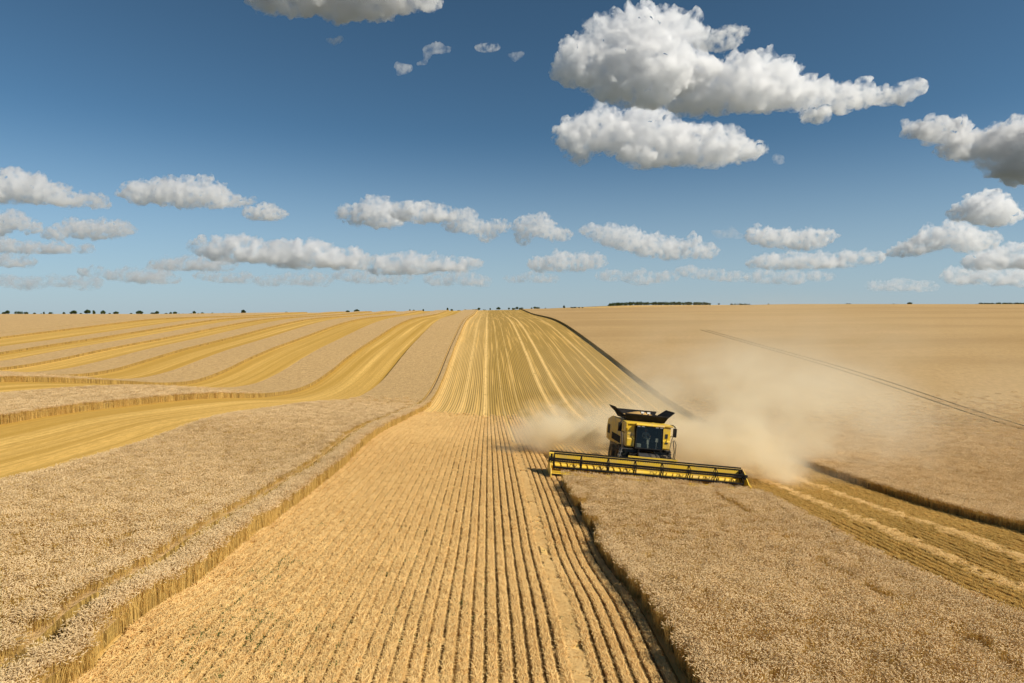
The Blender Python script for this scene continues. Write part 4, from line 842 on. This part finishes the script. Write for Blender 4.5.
# ------------------------------------------------------------------ clouds: closed puffy bodies of scattering vapour
def vapour(name, dens, freq, seed, aniso=.35, alb=.96, lo=.34, hi=.74):
    m = NT(name); v = m.n('ShaderNodeVolumePrincipled'); v.inputs['Color'].default_value = rgb(alb, alb+.003, alb+.012); v.inputs['Anisotropy'].default_value = aniso
    oc = m.n('ShaderNodeTexCoord').outputs['Object']; nz = m.noise(oc, freq, 5, .62)
    m.l(m.math('MULTIPLY', m.step(nz, lo, hi), dens*2.3), v.inputs['Density'])
    m.l(v.outputs[0], m.out.inputs['Volume']); return m.mat
BASE_ALT = 1250.0
def cloud(circs, label, mfp=4.0, flat=None, seed=1, depth=1.0, alb=.90):
    """circs: (column, row, radius) of puffs as sizes on the photo, carried out to the cloud's true distance and size"""
    if max(c[2] for c in circs) < 8.6: circs = [(u, v, r*1.35) for u, v, r in circs]; mfp *= .75
    soft = any(w in label.split() for w in ('faint', 'hazy', 'haze', 'thin', 'veil'))
    tiny = max(c[2] for c in circs) < 7 and not soft
    rn = random.Random(seed)
    if soft: circs = [(u, v, r*1.2) for u, v, r in circs]; mfp *= .7
    if 8.6 < max(c[2] for c in circs) < 17: circs = [(u, v, r*1.1) for u, v, r in circs]
    if tiny: circs = [(u+rn.gauss(0, r*.8), v+rn.gauss(0, r*.5), r*rn.uniform(.35, .75)) for u, v, r in circs for _ in range(4)]
    base = max(v+r*.8 for u, v, r in circs) if flat is None else flat
    el = max((312-base)/F_PX, .004); D = min(BASE_ALT/el, 38000); s = D/F_PX
    uc = sum(c[0] for c in circs)/len(circs); d0 = ray(uc, base); C0 = Vector(d0)*(D/d0[1])+Vector((0, 0, CAM_Z))
    bm = bmesh.new(); rmax = max(c[2] for c in circs); more = []
    for a in circs:                 # bridge neighbouring puffs
        for b in circs:
            dd = math.hypot(a[0]-b[0], (a[1]-b[1])*1.5)
            if a[0] < b[0] and dd < 3.6*min(a[2], b[2])+6:
                for t in (.33, .67): more.append((a[0]+(b[0]-a[0])*t, a[1]+(b[1]-a[1])*t+rn.uniform(0, 1), (a[2]+(b[2]-a[2])*t)*rn.uniform(.72, .92)))
    def puff(u, v, r, off, wide=2.3 if soft else 1.3):
        d = ray(u, v); p = Vector(d)*((D+off)/d[1])+Vector((0, 0, CAM_Z))-C0
        bmesh.ops.create_icosphere(bm, subdivisions=2 if r < rmax*.4 else 3, radius=1, matrix=Matrix.Translation(p)@Matrix.Diagonal((r*s*wide, r*s*depth, r*s*.88, 1)))
    for u, v, r in list(circs)+more:
        o = rn.uniform(-.4, .4)*rmax*s*depth; puff(u, v, r, o)
        if r > 3:
            for q in range(6):      # budding crown
                a = rn.uniform(-.25, math.pi+.25); rr = r*rn.uniform(.25, .5); puff(u+math.cos(a)*r*.85, v-math.sin(a)*r*.72, rr, o-rn.uniform(-.3, .9)*r*s*depth*.7, 1.0)
    for v in bm.verts:              # level base
        if v.co.z < 0: v.co.z *= .25
    me = bpy.data.meshes.new('c'); bm.to_mesh(me); bm.free()
    tmp = bpy.data.objects.new('tmp', me); COL.objects.link(tmp); rm = tmp.modifiers.new('r', 'REMESH'); rm.mode = 'VOXEL'; rm.voxel_size = max(rmax*s/22, s*.8)
    dg = bpy.context.evaluated_depsgraph_get(); m2 = bpy.data.meshes.new_from_object(tmp.evaluated_get(dg)); bpy.data.objects.remove(tmp); bpy.data.meshes.remove(me)
    n = len(m2.vertices); co = np.empty(n*3, np.float32); no = np.empty(n*3, np.float32); m2.vertices.foreach_get('co', co); m2.vertex_normals.foreach_get('vector', no); co = co.reshape(-1, 3); no = no.reshape(-1, 3)
    rs = max(rmax, 7)*s; rl = rmax*s; amp = np.empty((n, 3), np.float32); off = Vector((seed*3.1, seed*1.7, 0))
    for q in range(n):
        p = Vector(co[q])/rs
        a = mnoise.noise(p*.9+off)*.34 + (abs(mnoise.noise(p*2.3+off))-.2)*.42 + (abs(mnoise.noise(p*5.1+off))-.2)*.24 + mnoise.noise(p*11+off)*.07 + mnoise.noise(p*23+off)*.03
        k = (a+.07)*rl*(1.0 if no[q][2] > -.3 else .5); w = mnoise.noise_vector(p*3.0+off)
        amp[q] = (no[q][0]*k+w[0]*rl*.10, no[q][1]*k+w[1]*rl*.10, no[q][2]*k+w[2]*rl*.07)
    co = co+amp; m2.vertices.foreach_set('co', co.ravel()); m2.update()
    # keep only the main body: crumbs that broke off are dropped
    bm = bmesh.new(); bm.from_mesh(m2); seen = set(); best = []
    bm.verts.ensure_lookup_table()
    for v0 in bm.verts:
        if v0.index in seen: continue
        st = [v0]; isl = []; seen.add(v0.index)
        while st:
            v = st.pop(); isl.append(v)
            for e in v.link_edges:
                w = e.other_vert(v)
                if w.index not in seen: seen.add(w.index); st.append(w)
        best.append(isl)
    best.sort(key=len, reverse=True)
    for isl in best[1:]:
        if len(isl) < len(best[0])*.5: bmesh.ops.delete(bm, geom=isl, context='VERTS')
    bm.to_mesh(m2); bm.free()
    m2.polygons.foreach_set('use_smooth', [True]*len(m2.polygons))
    m2.materials.clear(); m2.materials.append(vapour('cloud_vapour', 1/(mfp*(1.9 if tiny else 1.0)*s), freq=1/(rl*2.6 if tiny else (rs*.75 if soft else rs*.42)), seed=seed, alb=.975 if tiny or soft else alb, lo=.30 if tiny else .40, hi=.85 if tiny else .80))
    m2.name = 'cloud'; o = bpy.data.objects.new('cloud', m2); COL.objects.link(o); o.location = C0
    tag(o, label, 'cloud', 'cumulus clouds'); return o
CLOUDS = [
([(275,-2,16),(300,-8,24),(335,-10,30),(375,-10,30),(410,-8,20),(430,2,9),(262,4,6)], 'dark grey based cloud cut off by the top edge of the photo', 4, 24),
([(334,41,3.4),(330,42,2)], 'tiny lone wisp just below the cloud at the top edge', 5, None),
([(403,69,3.6),(400,70,2.5)], 'small pale wisp, lowest of the string of wisps in the upper middle', 5, None),
([(424,63,3),(432,53,4),(440,47,4),(428,50,2)], 'slanting torn wisp in the upper middle sky', 6, None),
([(486,48,3),(492,47,2.5)], 'very faint wisp between the torn wisp and the small puff', 14, None),
([(514,55,3),(519,53,3)], 'small puff left of the biggest cloud', 8, None),
([(572,70,16),(592,52,22),(612,45,26),(640,40,30),(668,34,24),(682,30,14),(600,78,16),(630,78,24),(660,75,26),(690,70,20),(620,92,16),(652,97,15)], 'biggest cloud with a tall domed top in the upper right sky', 4, 110),
([(690,95,24),(720,88,26),(750,86,28),(765,58,8),(775,80,22),(795,92,20),(815,95,16),(840,98,14),(865,97,11),(885,97,7.5),(902,94,8.5),(820,122,9),(808,118,8)], 'long billowing cloud that runs right from the biggest cloud to a knobbly tip', 4, 118),
([(543,146,5),(552,160,5),(575,138,16),(600,131,23),(632,133,25),(660,143,26),(690,147,22),(715,148,20),(738,150,15),(752,150,8),(580,155,10),(640,158,14)], 'broad flat based cloud hanging below the biggest cloud', 4, 170),
([(781,158,3.5),(779,161,2.5)], 'tiny wisp right of the broad flat based cloud', 9, None),
([(715,42,6),(735,32,4)], 'thin veil beside the domed top of the biggest cloud', 12, None),
([(912,131,8),(935,132,10),(955,135,12),(978,148,15),(1002,145,24),(1034,150,34),(1022,172,20),(950,153,7)], 'heavy dark cloud at the upper right edge of the photo', 3.5, 182),
([(960,213,8),(985,210,16),(1004,215,12),(975,205,9)], 'bright round topped cloud under the heavy dark one', 4, 228),
([(915,247,10),(935,238,13),(956,235,14),(975,243,10),(990,241,8),(893,254,6)], 'grey cloud left of and below the bright round topped one', 5, 255),
([(985,262,6),(1005,258,7),(1028,258,8)], 'thin flat cloud at the right edge above the skyline', 9, 268),
([(757,236,8),(770,238,10),(790,240,9),(812,240,11),(826,238,7)], 'bright bumpy cloud above the right skyline', 4.5, 250),
([(765,263,5),(790,262,6),(815,262,6),(845,260,5),(870,258,4)], 'long thin cloud under the bright bumpy one', 10, 268),
([(-6,190,14),(15,184,14),(35,190,14),(55,195,10),(75,200,8),(95,203,5.5),(108,207,3.5)], 'cloud tapering to the right at the left edge, highest one there', 4, 206),
([(138,193,11),(160,192,13),(185,195,14),(210,195,14),(230,199,8),(247,201,5)], 'long loaf shaped cloud in the left sky', 4, 213),
([(255,214,5.5),(266,213,6.5),(277,214,5)], 'small flat puff just right of the loaf shaped cloud', 5, 220),
([(-4,224,11),(15,221,9),(30,228,7)], 'cloud at the left edge below the tapering one', 4.5, 238),
([(50,234,6),(75,230,9),(95,229,10),(115,230,9),(128,229,6)], 'bright flat cloud near the left edge under the loaf shaped one', 4.5, 241),
([(5,246,5),(30,248,4.5),(60,249,4.5),(85,249,3)], 'thin white strip of cloud by the left edge', 8, 253),
([(3,261,5),(22,262,4)], 'short faint strip of cloud lowest at the left edge', 11, 267),
([(342,214,5.5),(358,218,8),(374,213,14),(392,218,10)], 'domed cloud in the middle of the sky', 4, 230),
([(413,212,5.5),(425,213,6.5),(437,215,5)], 'small hazy puff right of the domed cloud', 7, 222),
([(455,224,9),(465,218,10),(480,228,8),(500,226,7),(450,239,4),(485,238,5)], 'ragged cloud above the middle of the field', 5, 243),
([(528,227,10),(542,227,10),(555,234,7),(522,240,5),(565,236,5)], 'rounded cloud above the striped stubble', 5, 247),
([(590,231,7),(612,237,11),(630,240,12),(650,247,12),(670,250,10),(690,248,10),(705,252,8)], 'long bumpy cloud sloping right above the combine', 5, 264),
([(540,265,6),(560,262,7.5),(580,262,7),(598,262,5)], 'flat pale cloud low above the striped stubble', 7, 272),
([(203,248,4),(235,250,8),(250,252,7),(270,254,6)], 'hazy cloud low in the left sky under the small flat puff', 8, 263),
([(290,256,8),(310,254,8),(330,258,7),(345,260,7)], 'hazy cloud low in the left of the middle sky', 7, 268),
([(392,266,7),(410,266,7),(432,264,5),(455,265,5),(470,264,3.5)], 'long hazy cloud low in the middle sky', 8, 273),
([(190,264,5),(215,263,5.5),(165,265,4)], 'faint cloud low in the left sky, above the skyline trees', 11, 270),
([(150,276,6),(165,280,4),(120,275,4),(90,272,3)], 'faint ragged cloud just over the left skyline', 12, 282),
([(205,276,3),(225,278,4),(242,278,4)], 'faint short cloud over the left skyline', 12, 283),
([(440,280,4.5),(465,278,5),(480,282,3.5)], 'faint flat cloud over the middle skyline', 14, 286),
([(690,272,4),(715,275,4),(733,277,4)], 'faint flat cloud low over the far wood', 13, 282),
([(880,286,4),(900,285,4.5),(925,287,4)], 'very faint cloud low over the right skyline', 17, 291),
([(515,279,3),(535,277,4),(550,279,3)], 'very faint cloud over the head of the stripes', 17, 283),
([(60,281,4),(30,283,5),(85,283,5),(5,281,4)], 'faint haze grey cloud bank lowest over the far left skyline', 17, 290),
([(345,276,4),(370,277,5),(398,279,4)], 'faint thin cloud under the long hazy one in the middle', 15, 284),
([(610,276,4),(640,278,5),(665,277,4)], 'faint flat cloud under the long bumpy one sloping right', 15, 285),
([(760,277,4.5),(790,278,5),(820,277,4)], 'faint flat cloud under the long thin one on the right', 15, 285),
([(960,277,5),(990,276,6),(1022,278,6)], 'faint broad cloud lowest by the right edge', 13, 286),
([(290,279,4),(315,280,5),(268,281,4)], 'faint thin cloud low under the hazy left one', 16, 287),
([(715,236,4),(727,232,4),(738,236,3)], 'small torn cloud between the bumpy clouds right of the middle', 12, 243),
]
for q, (c, l, mf, fl) in enumerate(CLOUDS): cloud(c, l, mf, fl, seed=q+3, alb=.90 if ('dark' in l and 'under' not in l) else .972)  # dark clouds get their shadowed grey from a lower vapour albedo

# ------------------------------------------------------------------ dust behind the combine
def dust_mat(name, dens, seed, freq, lo=.42, hi=.66, col=(.985, .91, .72)):
    m = NT(name); oc = m.n('ShaderNodeTexCoord').outputs['Object']; geo = m.n('ShaderNodeNewGeometry')
    ln = m.n('ShaderNodeVectorMath', operation='LENGTH'); m.l(oc, ln.inputs[0])
    fall = m.math('POWER', m.math('SUBTRACT', 1.0, ln.outputs['Value'], clamp=True), 1.3)
    ps = m.n('ShaderNodeVectorMath', operation='ADD'); m.l(geo.outputs['Position'], ps.inputs[0]); ps.inputs[1].default_value = (seed*13.0, seed*7.0, 0)
    nz = m.noise(m.vmul(ps.outputs[0], (1, 1, 1.3)), freq, 4, .58)
    den = m.math('MULTIPLY', m.math('MULTIPLY', fall, m.step(nz, lo, hi)), dens)
    v = m.n('ShaderNodeVolumePrincipled'); v.inputs['Color'].default_value = rgb(*col); v.inputs['Anisotropy'].default_value = .2; m.l(den, v.inputs['Density'])
    m.l(v.outputs[0], m.out.inputs['Volume']); return m.mat
def dust(x, y, h, rx, ry, rz, dens, freq, label, seed, rot=0, **k):
    bm = bmesh.new(); bmesh.ops.create_icosphere(bm, subdivisions=4, radius=1); me = bpy.data.meshes.new('dust'); bm.to_mesh(me); bm.free()
    me.materials.append(dust_mat('dust_%s' % label.split()[0], dens, seed, freq, **k)); o = bpy.data.objects.new('dust', me); COL.objects.link(o)
    o.location = (x, y, tz(x, y)+h); o.scale = (rx, ry, rz); o.rotation_euler = (0, 0, rot); tag(o, label, 'dust cloud', kind='stuff')
dust(6.3, 56, .8, 7.2, 6.5, 4.2, 2.1, .30, 'pale dust billowing left behind the header', 1)
dust(14, 60, 1.0, 9, 8, 5.0, .8, .26, 'tan dust rising behind the combine body', 2)
dust(19.5, 53, .8, 6.2, 8, 5.0, 1.8, .30, 'dense dust drifting off the right header end', 3)
dust(27, 69, 2.5, 19, 20, 10, .36, .17, 'thin dust plume drifting right over the uncut wheat', 4, lo=.40, hi=.66)
dust(46, 110, 3, 45, 55, 16, .038, .05, 'faint dust veil hanging far over the right field', 5)
